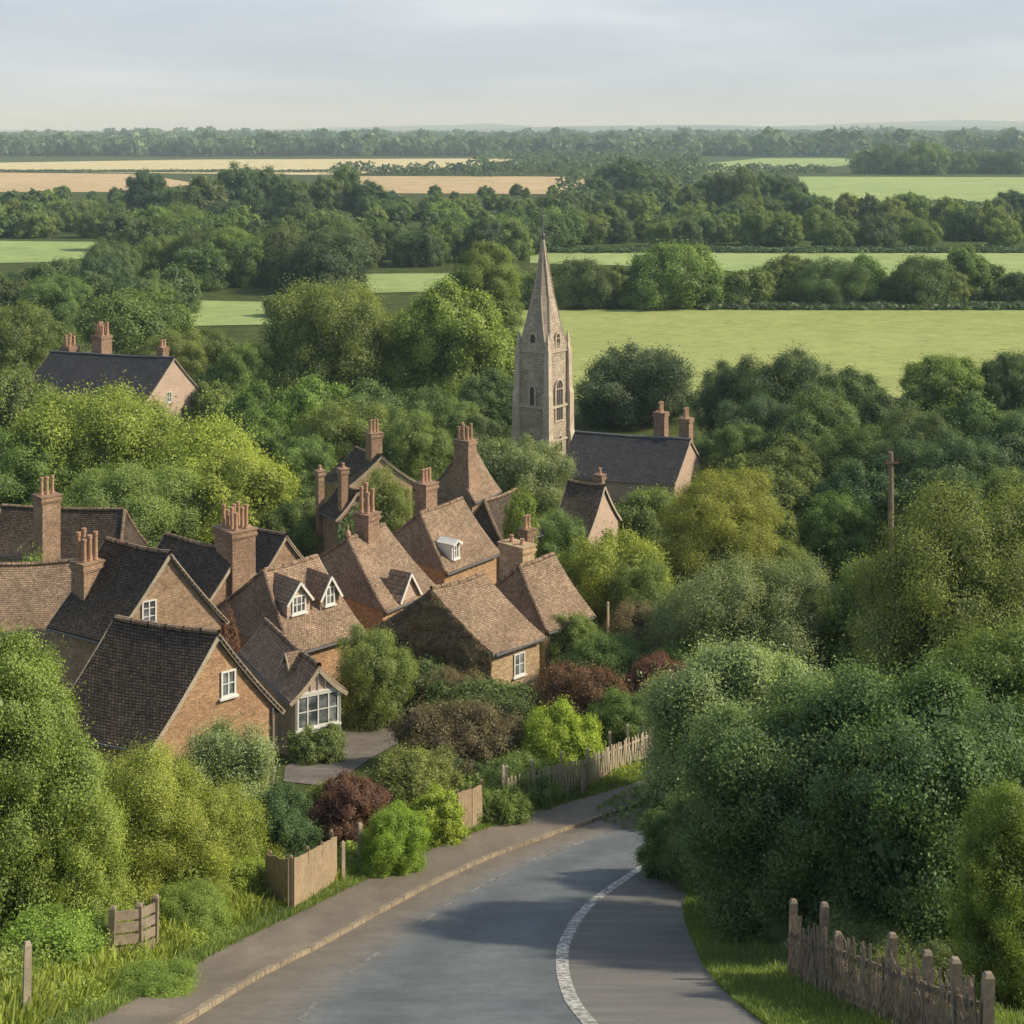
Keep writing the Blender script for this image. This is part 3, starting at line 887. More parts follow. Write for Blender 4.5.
p = h5.pt(h5.inn[0], h5.W/2, h5.ze+h5.rise); mb = MB(); mb.tube([p-Vector((0, 0, .5)), p, p+Vector((0, 0, .1)), p+Vector((0, 0, .3)), p+Vector((0, 0, .42)), p+Vector((0, 0, .75))], [.09, .09, .17, .14, .05, .015], 10); mb.build('finial', M['pot'], h5.o)
h6 = House('cottage', 'cottage with a small white arched dormer in its brown roof', PAR['H6'], M['tile'], M['brick'], near='hip', far='gable')
h6.chimney(426, 482, 90, .95, .95, (3, 1), pot_h=.95, al=.85, base=14)
h6.dormer(0, .26, .93, .72, .95, M['white'], M['white'], .22, (.5, .95, 2, 2), depth=1.1)
h7 = House('cottage', 'front centre cottage whose gable end is smothered in russet creeper', PAR['H7a'], M['tile'], M['brick_pale'], near='gable', far='gable')
h7.px_window('side0', 519, 664, .75, 1.1, 2, 2)
h7b = House('cottage', 'cottage with a broad low chimney behind the creeper covered gable', PAR['H7b'], M['tile'], M['brick_pale'], near='hip', far='gable')
h7b.chimney(517, 543, 79.5, .9, 1.7, (1, 2), pot_h=.35, al=.80, base=14, mat=M['brick_pale'])
h7b.chimney(527, 528, 83.5, .55, .6, (2, 1), pot_h=.85, al=.80, base=14)
h8 = House('cottage', 'tall cottage with a swept chimney standing left of the church tower', PAR['H8'], M['tile'], M['brick_red'], near='hip', far='gable')
h8.chimney(465, 439, 111.5, 1.05, 1.3, (2, 3), pot_h=1.1, al=1.0, base=12.5, flare=True)
h9 = House('cottage', 'cottage with a lit gable between the yellow tree and the hedge', PAR['H9'], M['tile_dark'], M['brick_pale'], near='gable')
h9.chimney(374, 432, 121, 1.0, 1.0, (3, 1), pot_h=1.2, al=.6, base=11)
h10 = House('cottage', 'dark roofed cottage with one thin chimney just below the church nave', PAR['H10'], M['tile_dark'], M['render'], near='gable')
h10.chimney(600, 474, 104.5, .5, .5, (1, 1), pot_h=.5, al=1.0, base=13)
h10.dormer(1, .5, .7, .9, .3, M['render'], M['tile_dark'], .6, None)
# dark cottage half hidden in ivy, left of the hipped roof
h13 = House('cottage', 'dark ivy grown cottage with two thin chimneys left of the small green tree', ("v", [-11.6, 100.5, .45, 2.6, 2.6, .1, 14.2, 1.5]), M['tile_dark'], M['brick_red'], near='gable')
h13.chimney(320, 470, 103, .45, .45, (1, 1), pot_h=.4, al=.6, base=11)
h13.chimney(343, 468, 101, .5, .5, (1, 1), pot_h=.4, al=.6, base=11)
# roofs filling the gap between the tall swept cottage and the dark roofed one
h14 = House('cottage', 'dark roof behind the broad low chimney with a climbing plant on it', ("u", [-.6, 95.5, .95, 4.2, 4.0, -.05, 13.7, 2.3]), M['tile_dark'], M['brick_red'], near='hip', far='gable')
h11 = House('farmhouse', 'slate roofed farmhouse with pinkish gable and three chimneys among the trees at left', PAR['H11'], M['slate'], M['render'], ov=.35, flare=.08, group='slate roofed buildings beyond the village')
h11.px_window('near', 169, 397, .8, 1.25, 2, 2)
h11.chimney(70, 346, 183, 1.5, 1.5, (2, 2), pot_h=1.3, al=1.0, base=8, pot_r=.2)
h11.chimney(102, 335, 183.5, 1.7, 1.7, (2, 3), pot_h=1.5, al=1.0, base=8, pot_r=.2)
h11.chimney(163, 347, 178, 1.0, 1.0, (2, 1), pot_h=1.0, al=1.0, base=8, pot_r=.2)
nave = House('church_nave', 'long slate roofed church hall with two chimneys joined to the stone tower', PAR['NAVE'], M['slate'], M['render'], ov=.25, flare=.06, group='slate roofed buildings beyond the village', cat='church')
nave.chimney(661, 412, 141.5, 1.0, 1.1, (2, 1), pot_h=1.1, al=1.07, base=8, pot_r=.16)
nave.chimney(686, 418, 137.5, 1.0, 1.0, (2, 1), pot_h=1.1, al=1.07, base=8, pot_r=.16)

# creeper over the front centre gable
def creeper(h, face, depth, n, leaf, hue, name='creeper', zmin=None, reach=1.0):
    o, d, nrm, l = h.face_frame(face); rng = np.random.default_rng(5)
    ts = rng.uniform(-.03, 1.03, n); zr = rng.uniform(0, 1, n)
    P = []
    for t, k in zip(ts, zr):
        zt = h.zroof(min(1.1, abs(2*t-1)))+.05; z = h.g0+(zt-h.g0)*k*reach
        bul = depth*(.3+.7*abs(mnoise.noise(Vector((t*5, z*.9, 3))))+.25*mnoise.noise(Vector((t*16, z*3, 8))))*(1.1-.45*k)
        p = o+d*(l*t)+nrm*max(.03, bul); P.append((p.x, p.y, z))
    P = np.array(P); Nn = unit(np.array(nrm)[None]*1.0+np.array([0, 0, .5])+rng.normal(size=(n, 3))*.6)
    V, Fq = leaf_quads(P, Nn, leaf, rng)
    nz = np.array([mnoise.noise(Vector((p[0]*.9, p[1]*.9, p[2]*.9))) for p in P])
    me = np_mesh('creeper', V-np.array(h.o.location)[None], Fq, M['leaf'], np.clip(.45+nz*.35+rng.normal(0, .17, n), 0, 1))
    ob = bpy.data.objects.new(name, me); COL.objects.link(ob); ob.parent = h.o; ob.color = (*[c*1.5 for c in HUE[hue]], 1)
creeper(h7, 'near', .95, 30000, .11, 'brown')
creeper(h13, 'near', .4, 7000, .14, 'dark', reach=.9)

# ------------------------------------------------------------------ church tower
def church_tower():
    D = 152.0; al = rad(54); Ls = 3.75
    u = Vector((math.cos(al), math.sin(al), 0)); v = Vector((-u.y, u.x, 0))
    C = at(548, 470, 149.2); C.z = 0
    ctr = C+u*Ls/2+v*Ls/2
    g = float(gz(ctr.x, ctr.y)); z0 = g-.5
    ztop = HC-(349-HY)*ctr.y/F
    zap = HC-(240-HY)*ctr.y/F
    e = empty('church_tower', (ctr.x, ctr.y, g), 'tall pale stone church tower with pointed spire above the village roofs', 'church tower')
    def ring(z, half, n4=True): return [Vector((ctr.x, ctr.y, z))+u*(a*half)+v*(b*half) for a, b in ((-1, -1), (1, -1), (1, 1), (-1, 1))]
    mb = MB()
    hb_, ht_ = Ls/2+.12, Ls/2-.06
    zm = z0+(ztop-z0)*.55
    mb.prism(ring(z0, hb_), ring(zm, Ls/2), cap=False)
    mb.prism(ring(zm, Ls/2-.06), ring(ztop, ht_))
    mb.build('tower_shaft', M['stone'], e)
    # string courses
    for z, hh in ((zm, .12), (z0+(ztop-z0)*.28, .1), (ztop-.08, .06)):
        t = (z-z0)/(ztop-z0); hf = hb_+(ht_-hb_)*t+.12; mb = MB()
        mb.prism(ring(z-hh, hf), ring(z+hh, hf), True, True)
        mb.build('string_course', M['stone_light'], e)
    # corner buttresses and pinnacles
    for a, b in ((-1, -1), (1, -1), (1, 1), (-1, 1)):
        c = Vector((ctr.x, ctr.y, 0))+u*a*(Ls/2)+v*b*(Ls/2)
        mb = MB()
        def sq(z, hf, off=0.0): return [Vector((c.x, c.y, z))+u*(i*hf+a*off)+v*(j*hf+b*off) for i, j in ((-1, -1), (1, -1), (1, 1), (-1, 1))]
        mb.prism(sq(z0, .46, .08), sq(z0+(ztop-z0)*.3, .44, .05), cap=False); mb.prism(sq(z0+(ztop-z0)*.3, .44, .05), sq(z0+(ztop-z0)*.34, .38), cap=False)
        mb.prism(sq(z0+(ztop-z0)*.34, .38), sq(zm+1.2, .35), cap=False); mb.prism(sq(zm+1.2, .35), sq(zm+1.7, .28, -.03))
        mb.prism(sq(zm+1.7, .3, -.04), sq(ztop+.2, .27, -.08))
        mb.build('buttress', M['stone_light'], e)
        mb = MB(); k = -.1
        mb.prism(sq(ztop+.2, .19, k), sq(ztop+.9, .16, k)); mb.prism(sq(ztop+.9, .22, k), sq(ztop+1.05, .18, k), True, True)
        mb.prism(sq(ztop+1.05, .16, k), sq(ztop+1.9, .02, k))
        mb.build('pinnacle', M['stone_light'], e)
    # broach spire: square at the foot, eight sided above, with ribs
    def octo(z, h):
        t = max(0, min(1, (z-ztop)/6.0)); c = h*(.12+.466*t)
        return [Vector((ctr.x, ctr.y, z))+u*x+v*y for x, y in ((h, -(h-c)), (h, h-c), (h-c, h), (-(h-c), h), (-h, h-c), (-h, -(h-c)), (-(h-c), -h), (h-c, -h))]
    mb = MB(); H_ = zap-ztop; lv = [(ztop-.02, 1.84)]+[(ztop+k, 1.84*(1-k/H_)**.94+.04) for k in (.8, 1.6, 2.4, 3.2, 5.5, 8)]+[(zap, .06)]
    for (za, ra), (zb, rb) in zip(lv, lv[1:]): mb.prism(octo(za, ra), octo(zb, rb), cap=zb == zap)
    sp = mb.build('spire', M['stone'], e)
    mb = MB()
    for i in range(8):
        for (za, ra), (zb, rb) in zip(lv, lv[1:]): mb.bar(octo(za, ra+.01)[i], octo(zb, rb+.01)[i], .11)
    mb.build('spire_ribs', M['stone_light'], sp)
    mb = MB(); b0 = Vector((ctr.x, ctr.y, zap-.1))
    top = HC-(206-HY)*ctr.y/F
    mb.tube([b0, b0+Vector((0, 0, .35)), b0+Vector((0, 0, .5)), b0+Vector((0, 0, .7)), b0+Vector((0, 0, .8)), Vector((ctr.x, ctr.y, top))], [.1, .12, .22, .18, .08, .05], 8)
    zc = top-.95; mb.bar(Vector((ctr.x, ctr.y, zc))-u*.42, Vector((ctr.x, ctr.y, zc))+u*.42, .07); 
    mb.build('finial', M['lead'], sp)
    # pointed windows, recessed dark lights inside stone surrounds with tracery
    def lancet(face, zc, w, h, lights=2, off=0.0, hf=None, parent=e, nm='window'):
        d, n = {'l': (v, -u), 'r': (u, -v)}[face]
        zz = (zc-z0)/(ztop-z0); half = hb_+(ht_-hb_)*max(0, min(1, zz)) if hf is None else hf
        c = Vector((ctr.x, ctr.y, zc))+n*(half+.02)+d*off
        def arch(wd, hh, dz):
            pts = [(-wd/2, -hh/2), (wd/2, -hh/2), (wd/2, hh/2-wd*.7)]
            for k in range(1, 6): pts.append((wd/2*math.cos(k/6*math.pi/2)**.9, hh/2-wd*.7+wd*.7*math.sin(k/6*math.pi/2)))
            pts.append((0, hh/2))
            for k in range(5, 0, -1): pts.append((-wd/2*math.cos(k/6*math.pi/2)**.9, hh/2-wd*.7+wd*.7*math.sin(k/6*math.pi/2)))
            pts.append((-wd/2, hh/2-wd*.7))
            return [c+d*x+Vector((0, 0, z))+n*dz for x, z in pts]
        mb = MB(); o_ = arch(w+.32, h+.3, .10); i_ = arch(w, h, .10); ib = arch(w, h, -.01); ob = arch(w+.32, h+.3, -.05)
        m_ = len(o_)
        for k in range(m_):
            j = (k+1) % m_
            mb.face([o_[k], o_[j], i_[j], i_[k]]); mb.face([i_[k], i_[j], ib[j], ib[k]]); mb.face([ob[k], ob[j], o_[j], o_[k]])
        for k in range(1, lights):
            x = -w/2+w*k/lights
            mb.bar(c+d*x+Vector((0, 0, -h/2))+n*.05, c+d*x+Vector((0, 0, h/2-w*.35))+n*.05, .09)
        if lights > 1: mb.bar(c-d*w/2+Vector((0, 0, h/2-w*.75))+n*.05, c+d*w/2+Vector((0, 0, h/2-w*.75))+n*.05, .08)
        wn = mb.build(nm, M['stone_light'], parent)
        mb = MB(); mb.face(arch(w, h, .004)); mb.build('louvres', M['void'], wn if parent is e else sp)
    def zpy(py): return HC-(py-HY)*(ctr.y-2.2)/F
    lancet('l', zpy(397), .55, 1.9, 1); lancet('r', zpy(402), 1.15, 4.0, 3)
    lancet('r', zpy(446), .8, 1.6, 2); lancet('l', zpy(440), .5, 1.3, 1)
    # gabled spire lights
    for fc, n in (('l', -u), ('r', -v)):
        lancet(fc, ztop+.95, .62, 1.5, 2 if fc == 'r' else 1, 0, 1.73, sp, 'spire_light')
church_tower()

# ------------------------------------------------------------------ fences, posts, pole
def post(px, base, top, w, label, mat='timber_pale', group=None, lean=0.0, name='fence_post'):
    p = G(px, base); h = (base-top)*p.y/F*1.02
    mb = MB(); lx = lean*h; w2 = w/2
    def ringp(z, k): return [(lx*z/h+a*w2*k, b*w2*k, z) for a, b in ((-1, -1), (1, -1), (1, 1), (-1, 1))]
    mb.prism(ringp(-.3, 1.05), ringp(h*.5, 1), cap=False); mb.prism(ringp(h*.5, 1), ringp(h-.05, .94), cap=False); mb.prism(ringp(h-.05, .94), ringp(h, .6))
    o = mb.build(name, M[mat], loc=(0, 0, 0)); o.location = p; o.rotation_euler.z = .5
    return tag(o, label, 'fence post', group)
post(26, 1030, 944, .13, 'weathered wooden post at the lower left edge of the picture', lean=.02)
post(49, 985, 928, .10, 'thin wooden post behind the lower left weathered post')
post(66, 975, 925, .09, 'slim post third from the left edge among the tall weeds')
post(360, 872, 824, .13, 'wooden post between the dark red shrub and the bright bush')
post(343, 885, 842, .10, 'slim wooden post right of the close boarded fence')
post(503, 812, 766, .10, 'lone grey post beside the close boarded panel by the road')
post(582, 798, 770, .09, 'short pale post in the hedge foot at the start of the picket fence')
post(608, 668, 603, .11, 'tall thin post standing by the green bushes right of the front cottage', 'timber_pale')

def fence(name, pts, h, label, kind, mat='timber_pale', rail_mat=None, post_w=.12, gap=.16, pw=.10, post_h=None, cat='fence', seed=1):
    """pts: picture points along the foot; a post at every point"""
    rng = random.Random(seed)
    ps = [G(*p) for p in pts]; c = ps[0]
    e = empty(name, c, label, cat)
    for p in ps:
        ph = (post_h or h*1.08)*(rng.uniform(.78, 1.08) if kind == 'hurdle' else rng.uniform(.95, 1.06)); mb = MB(); lx, ly = rng.uniform(-.05, .05), rng.uniform(-.04, .04); w2 = post_w/2
        def rg(z, k): return [p+Vector((lx*z+a*w2*k, ly*z+b*w2*k, z)) for a, b in ((-1, -1), (1, -1), (1, 1), (-1, 1))]
        mb.prism(rg(-.35, 1), rg(ph-.05, .95), cap=False); mb.prism(rg(ph-.05, .95), rg(ph, .55))
        mb.build('post', M[mat], e)
    for p, q in zip(ps, ps[1:]):
        mb = MB(); d = q-p; L = d.length; n = Vector((d.y, -d.x, 0)).normalized()
        if kind == 'rails':
            k = 5
            for j in range(k):
                z = h*(.18+.78*j/(k-1)); mb.box((p+q)/2+Vector((0, 0, z))+n*.05, d*.5*.98, n*.016, Vector((0, 0, h*.075)))
            mb.build('rails', M[rail_mat or mat], e)
        else:
            for z in (.25, .8):
                mb.box((p+q)/2+Vector((0, 0, h*z))+n*.05, d*.5*.98, n*.02, Vector((0, 0, .04)))
            m = max(2, int(L/gap))
            for j in range(m):
                b = p+d*((j+.5)/m); hh = h*(rng.uniform(.62, 1.12) if kind == 'hurdle' else rng.uniform(.93, 1.03) if kind != 'boards' else rng.uniform(.985, 1.01))
                tl = rng.uniform(-.06, .06) if kind != 'boards' else 0
                w = (L/m*.97/2 if kind == 'boards' else pw/2)
                mb.box(b+Vector((0, 0, hh/2))+n*.08, d.normalized()*w, n*.012, Vector((tl, 0, hh/2)))
            mb.build({'boards': 'boards', 'pickets': 'pickets', 'hurdle': 'palings'}[kind], M[rail_mat or mat], e)
            if kind == 'hurdle':
                mb = MB()
                for j in range(int(L*60)):
                    a = p+d*rng.random()+Vector((0, 0, h*rng.uniform(.05, .9)))+n*.1
                    b = a+d.normalized()*rng.uniform(-.35, .35)+Vector((0, 0, rng.uniform(-.3, .3)))
                    mb.bar(a, b+n*rng.uniform(0, .05), .008)
                tag(mb.build('brushwood', M[mat], e), kind='stuff')
    return e
fence('slatted_fence', [(110, 976), (139, 972), (154, 964)], 1.35, 'short slatted timber fence panel with two thick posts at the lower left', 'rails', 'timber_grey', 'timber_grey', .15, post_h=1.55)
fence('board_fence', [(268, 907), (291, 913), (306, 904), (320, 895), (334, 886)], 1.45, 'close boarded tan wooden fence below the dark round shrub', 'boards', 'timber', 'timber_tan', .10, .15)
fence('board_fence', [(456, 836), (470, 832), (480, 827)], 1.45, 'small close boarded panel halfway along the left side of the road', 'boards', 'timber', 'timber_tan', .09, .14)
fence('picket_fence', [(505, 815), (532, 808), (560, 801), (586, 793), (612, 779), (629, 771), (645, 764), (668, 750), (690, 735)], 1.35, 'pale picket fence along the left verge where the road bends away', 'pickets', 'timber_pale', None, .11, .17, .09, 1.75)
fence('picket_fence', [(670, 702), (683, 697), (694, 692), (712, 685)], 1.2, 'short far pale fence glimpsed above the bend of the road', 'pickets', 'timber_pale', None, .12, .2, .1, 1.5, seed=4)
fence('rustic_fence', [(792, 982), (823, 1000), (839, 1006), (888, 1030), (930, 1052), (960, 1068), (985, 1080)], 1.35, 'rough silvered fence of posts and woven brushwood under the right hand trees', 'hurdle', 'timber_grey', 'timber_grey', .16, .08, .07, 1.78, seed=5)
# telegraph pole
p = G(891, 588); top = HC-(452-HY)*p.y/F; e = empty('telegraph_pole', p, 'tall wooden telegraph pole rising from the trees at right', 'pole')
mb = MB(); hgt = top-p.z; mb.tube([p+Vector((0, 0, -.5)), p+Vector((0, 0, hgt*.5)), p+Vector((0, 0, hgt))], [.22, .19, .15], 10); mb.build('mast', M['timber'], e)
mb = MB(); c = p+Vector((0, 0, hgt-.7)); mb.box(c+Vector((0, -.2, 0)), (.5, .14, 0), (-.02, .06, 0), (0, 0, .07)); mb.build('crossarm', M['timber_dark'], e)
for k in (-.42, .42):
    mb = MB(); q = c+Vector((k, -.2+k*.27, .07)); mb.tube([q, q+Vector((0, 0, .1)), q+Vector((0, 0, .2))], [.03, .06, .035], 8); mb.build('insulator', M['timber_dark'], e)

# ------------------------------------------------------------------ trees and shrubs near the viewer
T = plant
S = lambda px, top, w, D, hue, style, label, **k: plant(px, top, w, D, hue, style, label, cat='shrub', **k)
# left foreground
T(10, 640, 190, 34.5, 'bright', 'dome', 'big bright green tree filling the lower left edge of the picture')
T(70, 770, 120, 34, 'bright', 'loose', 'lower bright green tree in front of the big tree at the left edge')
T(150, 752, 165, 39, 'yellow', 'dome', 'yellow green bushy tree between the nearest cottage and the slatted fence')
T(222, 790, 110, 42, 'yellow', 'loose', 'smaller yellow green tree just left of the dark round shrub')
S(222, 722, 125, 49, 'grey', 'loose', 'grey green shrub below the warm brick gable')
S(280, 788, 78, 44.5, 'deep', 'bush', 'dark round clipped shrub above the close boarded fence')
S(344, 776, 74, 47.5, 'red', 'bush', 'dark red shrub behind the wooden post by the road')
S(392, 806, 64, 44.5, 'lime', 'bush', 'bright lime green bush on the verge, left one of two')
S(437, 790, 58, 48, 'lime', 'bush', 'bright lime green bush on the verge, right one of two')
S(346, 780, 60, 51, 'olive', 'bush', 'olive shrub between the driveway and the dark red shrub')
S(414, 762, 90, 53, 'olive', 'bush', 'wide olive bush at the end of the driveway')
S(462, 716, 120, 59, 'brown', 'bush', 'wide dark brownish bush right of the driveway')
S(562, 712, 82, 58, 'lime', 'bush', 'bright yellow green bush at the start of the picket fence')
S(520, 765, 80, 53, 'green', 'bush', 'green bush in front of the lone grey post')
S(552, 775, 60, 54, 'green', 'loose', 'low green bush at the foot of the bright bush by the fence')
S(478, 760, 60, 57, 'dark', 'bush', 'dark bush behind the small close boarded panel')
S(588, 672, 100, 64, 'red', 'bush', 'wide russet bush below the front cottage window')
S(486, 692, 120, 67, 'dark', 'bush', 'dark hedge at the foot of the creeper covered gable')
S(545, 690, 70, 68, 'brown', 'bush', 'brownish bush below the pale wall of the front cottage')
S(655, 655, 70, 69, 'red', 'bush', 'russet bush beyond the picket fence by the bend')
S(625, 690, 70, 62, 'olive', 'bush', 'olive bush behind the picket fence')
S(665, 690, 70, 62, 'grey', 'loose', 'pale hazy shrub at the far end of the picket fence')
T(372, 627, 90, 68, 'green', 'dome', 'round green tree in the yard between bay window and creeper')
S(425, 672, 80, 71, 'dark', 'bush', 'dark bush right of the round green yard tree')
S(312, 732, 56, 60.5, 'mid', 'bush', 'low green bush under the white bay window')
S(572, 614, 66, 76, 'green', 'bush', 'green bush against the right end of the front cottage')
S(608, 640, 100, 73, 'mid', 'bush', 'broad green bush below the tall thin post')
S(640, 612, 80, 81, 'brown', 'bush', 'brown green bush right of the tall thin post')
S(455, 668, 70, 69, 'brown', 'loose', 'brown shrub at the left foot of the creeper')
S(690, 640, 80, 72, 'olive', 'loose', 'olive shrub left of the grey green roadside tree')
S(52, 915, 110, 31.5, 'bright', 'loose', 'tall weedy bush between the posts at the lower left')
S(84, 915, 70, 32.5, 'green', 'loose', 'leafy bush to the left of the short slatted fence panel')
S(190, 885, 90, 36.5, 'bright', 'loose', 'leafy bush to the right of the short slatted fence panel')
S(236, 858, 70, 40.5, 'yellow', 'loose', 'pale yellowish bush beside the left end of the close boarded fence')
S(150, 990, 90, 29.8, 'bright', 'loose', 'low weedy bush on the bank in front of the slatted panel')
S(368, 858, 46, 44.5, 'green', 'loose', 'small green bush left of the first lime green bush on the verge')
S(500, 795, 60, 50.5, 'green', 'bush', 'rounded green bush on the verge right of the small close boarded panel')
S(545, 770, 50, 56.5, 'mid', 'bush', 'dark green bush under the bright bush by the picket fence')
# roadside right
T(735, 640, 190, 52, 'grey', 'loose', 'grey green roadside tree leaning over the bend of the road')
T(800, 690, 250, 37.5, 'blue', 'dome', 'dark blue green tree overhanging the right side of the road')
T(925, 672, 270, 35.5, 'dark', 'dome', 'dark tree standing directly behind the rough silvered fence')
T(718, 780, 106, 43, 'blue', 'loose', 'low dark spreading branches reaching over the road edge')
T(664, 806, 56, 44.2, 'blue', 'loose', 'small dark sprays of leaves hanging lowest over the road', name='leafy_branch_tree')
T(1005, 628, 200, 42, 'mid', 'dome', 'green tree at the right edge above the dark roadside trees')
T(1012, 790, 115, 29.5, 'bright', 'dome', 'bright green tree in the lower right corner')
S(862, 925, 100, 33.2, 'blue', 'loose', 'dark leafy shrub hanging over the middle of the rough silvered fence')
S(800, 925, 70, 35, 'blue', 'loose', 'dark shrub at the left end of the rough silvered fence')
S(955, 955, 80, 31.2, 'dark', 'loose', 'dark shrub hanging over the right end of the rough silvered fence')
S(905, 985, 70, 31, 'green', 'loose', 'small green shrub behind the rough silvered fence')
T(762, 562, 190, 74, 'grey', 'dome', 'pale grey green tree right of the brown bushes')
T(955, 492, 230, 62, 'olive', 'dome', 'big yellow olive tree at right below the telegraph pole')
T(880, 560, 120, 72, 'olive', 'loose', 'olive tree between the pale grey green tree and the big right hand tree')
T(1010, 505, 120, 72, 'yellow', 'loose', 'yellow green tree behind the big olive tree at the right edge')
# around the village
T(612, 532, 128, 92, 'yellow', 'dome', 'yellow green round tree right of the broad low chimney')
T(718, 474, 146, 100, 'yellow', 'dome', 'tall yellow green tree below the gable of the church hall')
T(652, 493, 90, 112, 'mid', 'dome', 'darker green tree in front of the church hall')
T(838, 495, 92, 108, 'mid', 'dome', 'dark green round tree left of the telegraph pole')
T(790, 545, 70, 98, 'olive', 'loose', 'small olive tree below the dark green round tree')
T(905, 520, 80, 112, 'olive', 'loose', 'olive tree at the foot of the telegraph pole')
T(90, 396, 200, 122, 'yellow', 'dome', 'large golden green tree in front of the slate farmhouse')
T(208, 430, 160, 117, 'yellow', 'loose', 'golden green tree right of the large golden tree')
T(235, 452, 130, 106, 'yellow', 'dome', 'golden green tree behind the wide chimney with the row of pots')
T(130, 462, 150, 103, 'olive', 'dome', 'olive green tree behind the leftmost roofs')
T(20, 430, 130, 118, 'mid', 'dome', 'shaded green tree at the left edge behind the big chimney')
T(306, 437, 78, 132, 'mid', 'dome', 'dark domed tree left of the lit gable with a chimney')
S(380, 472, 80, 103, 'green', 'bush', 'green bushy crown below the lit gable with a chimney')
T(520, 436, 110, 132, 'grey', 'dome', 'soft green tree in front of the church tower')
S(520, 512, 36, 93, 'bright', 'loose', 'bright climbing plant on the dark roof above the broad chimney', sink=-3.0, hx=5.6)
S(40, 548, 60, 76, 'olive', 'loose', 'straggly olive bush above the brown roof at the left edge')
S(225, 610, 36, 70.5, 'red', 'loose', 'small reddish plant growing in the valley of the roofs')
S(555, 505, 70, 100, 'mid', 'loose', 'green shrub in the gap left of the dark roofed cottage')
S(640, 560, 70, 88, 'olive', 'loose', 'olive shrub at the foot of the yellow green round tree')
S(690, 585, 90, 80, 'mid', 'dome', 'green bush below the tall yellow green tree')

def fill(specs, label, group, hues, style=('dome',), cat='tree', **k):
    for s in specs:
        px, top, w, D = s[:4]
        if k.get('fit'):            # stand the tree where its height suits its spread
            lo, hi = 60., 260.
            for _ in range(40):
                mid = (lo+hi)/2
                if HY+F*(HC-float(gz(0, mid)))/mid > top+w*k['fit']: lo = mid
                else: hi = mid
            D = lo
        plant(px, top, w, D, s[4] if len(s) > 4 else hues[int(R.integers(len(hues)))], style[int(R.integers(len(style)))], label, cat, group, parts=k.get('parts'))
# middle distance, each its own character
T(325, 286, 155, 193, 'olive', 'dome', 'broad olive domed tree in the middle distance, right of the farmhouse')
T(450, 284, 128, 190, 'bright', 'dome', 'bright green domed tree left of the church spire')
T(487, 243, 78, 258, 'olive', 'dome', 'pale olive tree behind the bright domed tree by the spire')
T(135, 290, 140, 214, 'mid', 'dome', 'wide green tree behind the slate farmhouse')
T(245, 344, 64, 186, 'olive', 'dome', 'small olive tree left of the broad olive domed tree')
T(12, 300, 100, 196, 'mid', 'dome', 'rounded dark tree at the left edge behind the farmhouse')
T(15, 372, 100, 160, 'mid', 'dome', 'green tree at the left edge in front of the farmhouse')
T(640, 345, 132, 178, 'deep', 'dome', 'dark domed tree right of the church tower')
T(492, 372, 72, 172, 'dark', 'dome', 'small dark domed tree just left of the church tower')
T(940, 357, 84, 192, 'olive', 'dome', 'olive tree at the near edge of the big pasture')
T(1012, 354, 72, 192, 'dark', 'dome', 'dark tree at the right edge beside the big pasture')
fill([(265, 385, 90, 168), (315, 380, 100, 166), (370, 385, 100, 164), (425, 388, 90, 162), (455, 400, 80, 158), (250, 410, 80, 160), (340, 400, 100, 152), (410, 408, 90, 150), (470, 415, 70, 146)],
     'dark green tree in the wood between the golden trees and the church tower', 'trees between the golden trees and the church', ['dark', 'mid', 'olive', 'mid'], fit=.95)
fill([(735, 362, 90, 184, 'deep'), (790, 350, 110, 186, 'deep'), (850, 370, 80, 182, 'dark'), (760, 395, 90, 168, 'deep'), (820, 392, 100, 170, 'dark'), (885, 395, 90, 170, 'dark'), (740, 425, 70, 152, 'mid'), (790, 440, 90, 150, 'mid'), (800, 415, 90, 160, 'dark'),
      (850, 425, 100, 156, 'dark'), (910, 410, 110, 160, 'dark'), (970, 400, 110, 162, 'dark'), (1020, 410, 110, 160, 'deep'), (905, 440, 100, 146, 'deep'), (960, 435, 110, 146, 'deep'), (1015, 440, 100, 140, 'deep'), (770, 470, 90, 135, 'mid'), (860, 465, 100, 134, 'deep'), (940, 470, 110, 128, 'deep'), (1010, 470, 90, 125, 'mid'), (740, 455, 60, 142, 'olive')],
     'dark green tree in the wood right of the church hall', 'trees in the wood right of the church hall', ['dark'], fit=.98)
fill([(205, 330, 70, 212), (170, 330, 70, 200), (60, 330, 80, 205), (230, 365, 60, 190), (90, 345, 70, 196), (390, 330, 60, 205), (395, 355, 60, 190), (515, 330, 50, 200), (230, 395, 60, 176), (210, 380, 60, 180)],
     'green tree in the gaps behind the farmhouse and the domed trees', 'trees in the gaps of the middle distance', ['mid', 'olive', 'dark'])
fill([(480, 268, 56, 345), (512, 272, 50, 340), (330, 274, 60, 340), (305, 282, 56, 330), (350, 290, 40, 300), (285, 296, 40, 290)],
     'rounded tree beside the small green fields left of the spire', 'trees beside the small green fields', ['dark', 'mid'], parts=False)
T(296, 500, 76, 104, 'mid', 'dome', 'shaded tree between the wide chimney and the ivy grown cottage')
S(706, 440, 56, 148, 'dark', 'bush', 'dark bush at the right end of the church hall')
S(782, 512, 60, 108, 'olive', 'loose', 'olive bush left of the dark green round tree by the pole')
S(735, 520, 80, 112, 'mid', 'bush', 'green bush behind the tall yellow green tree')
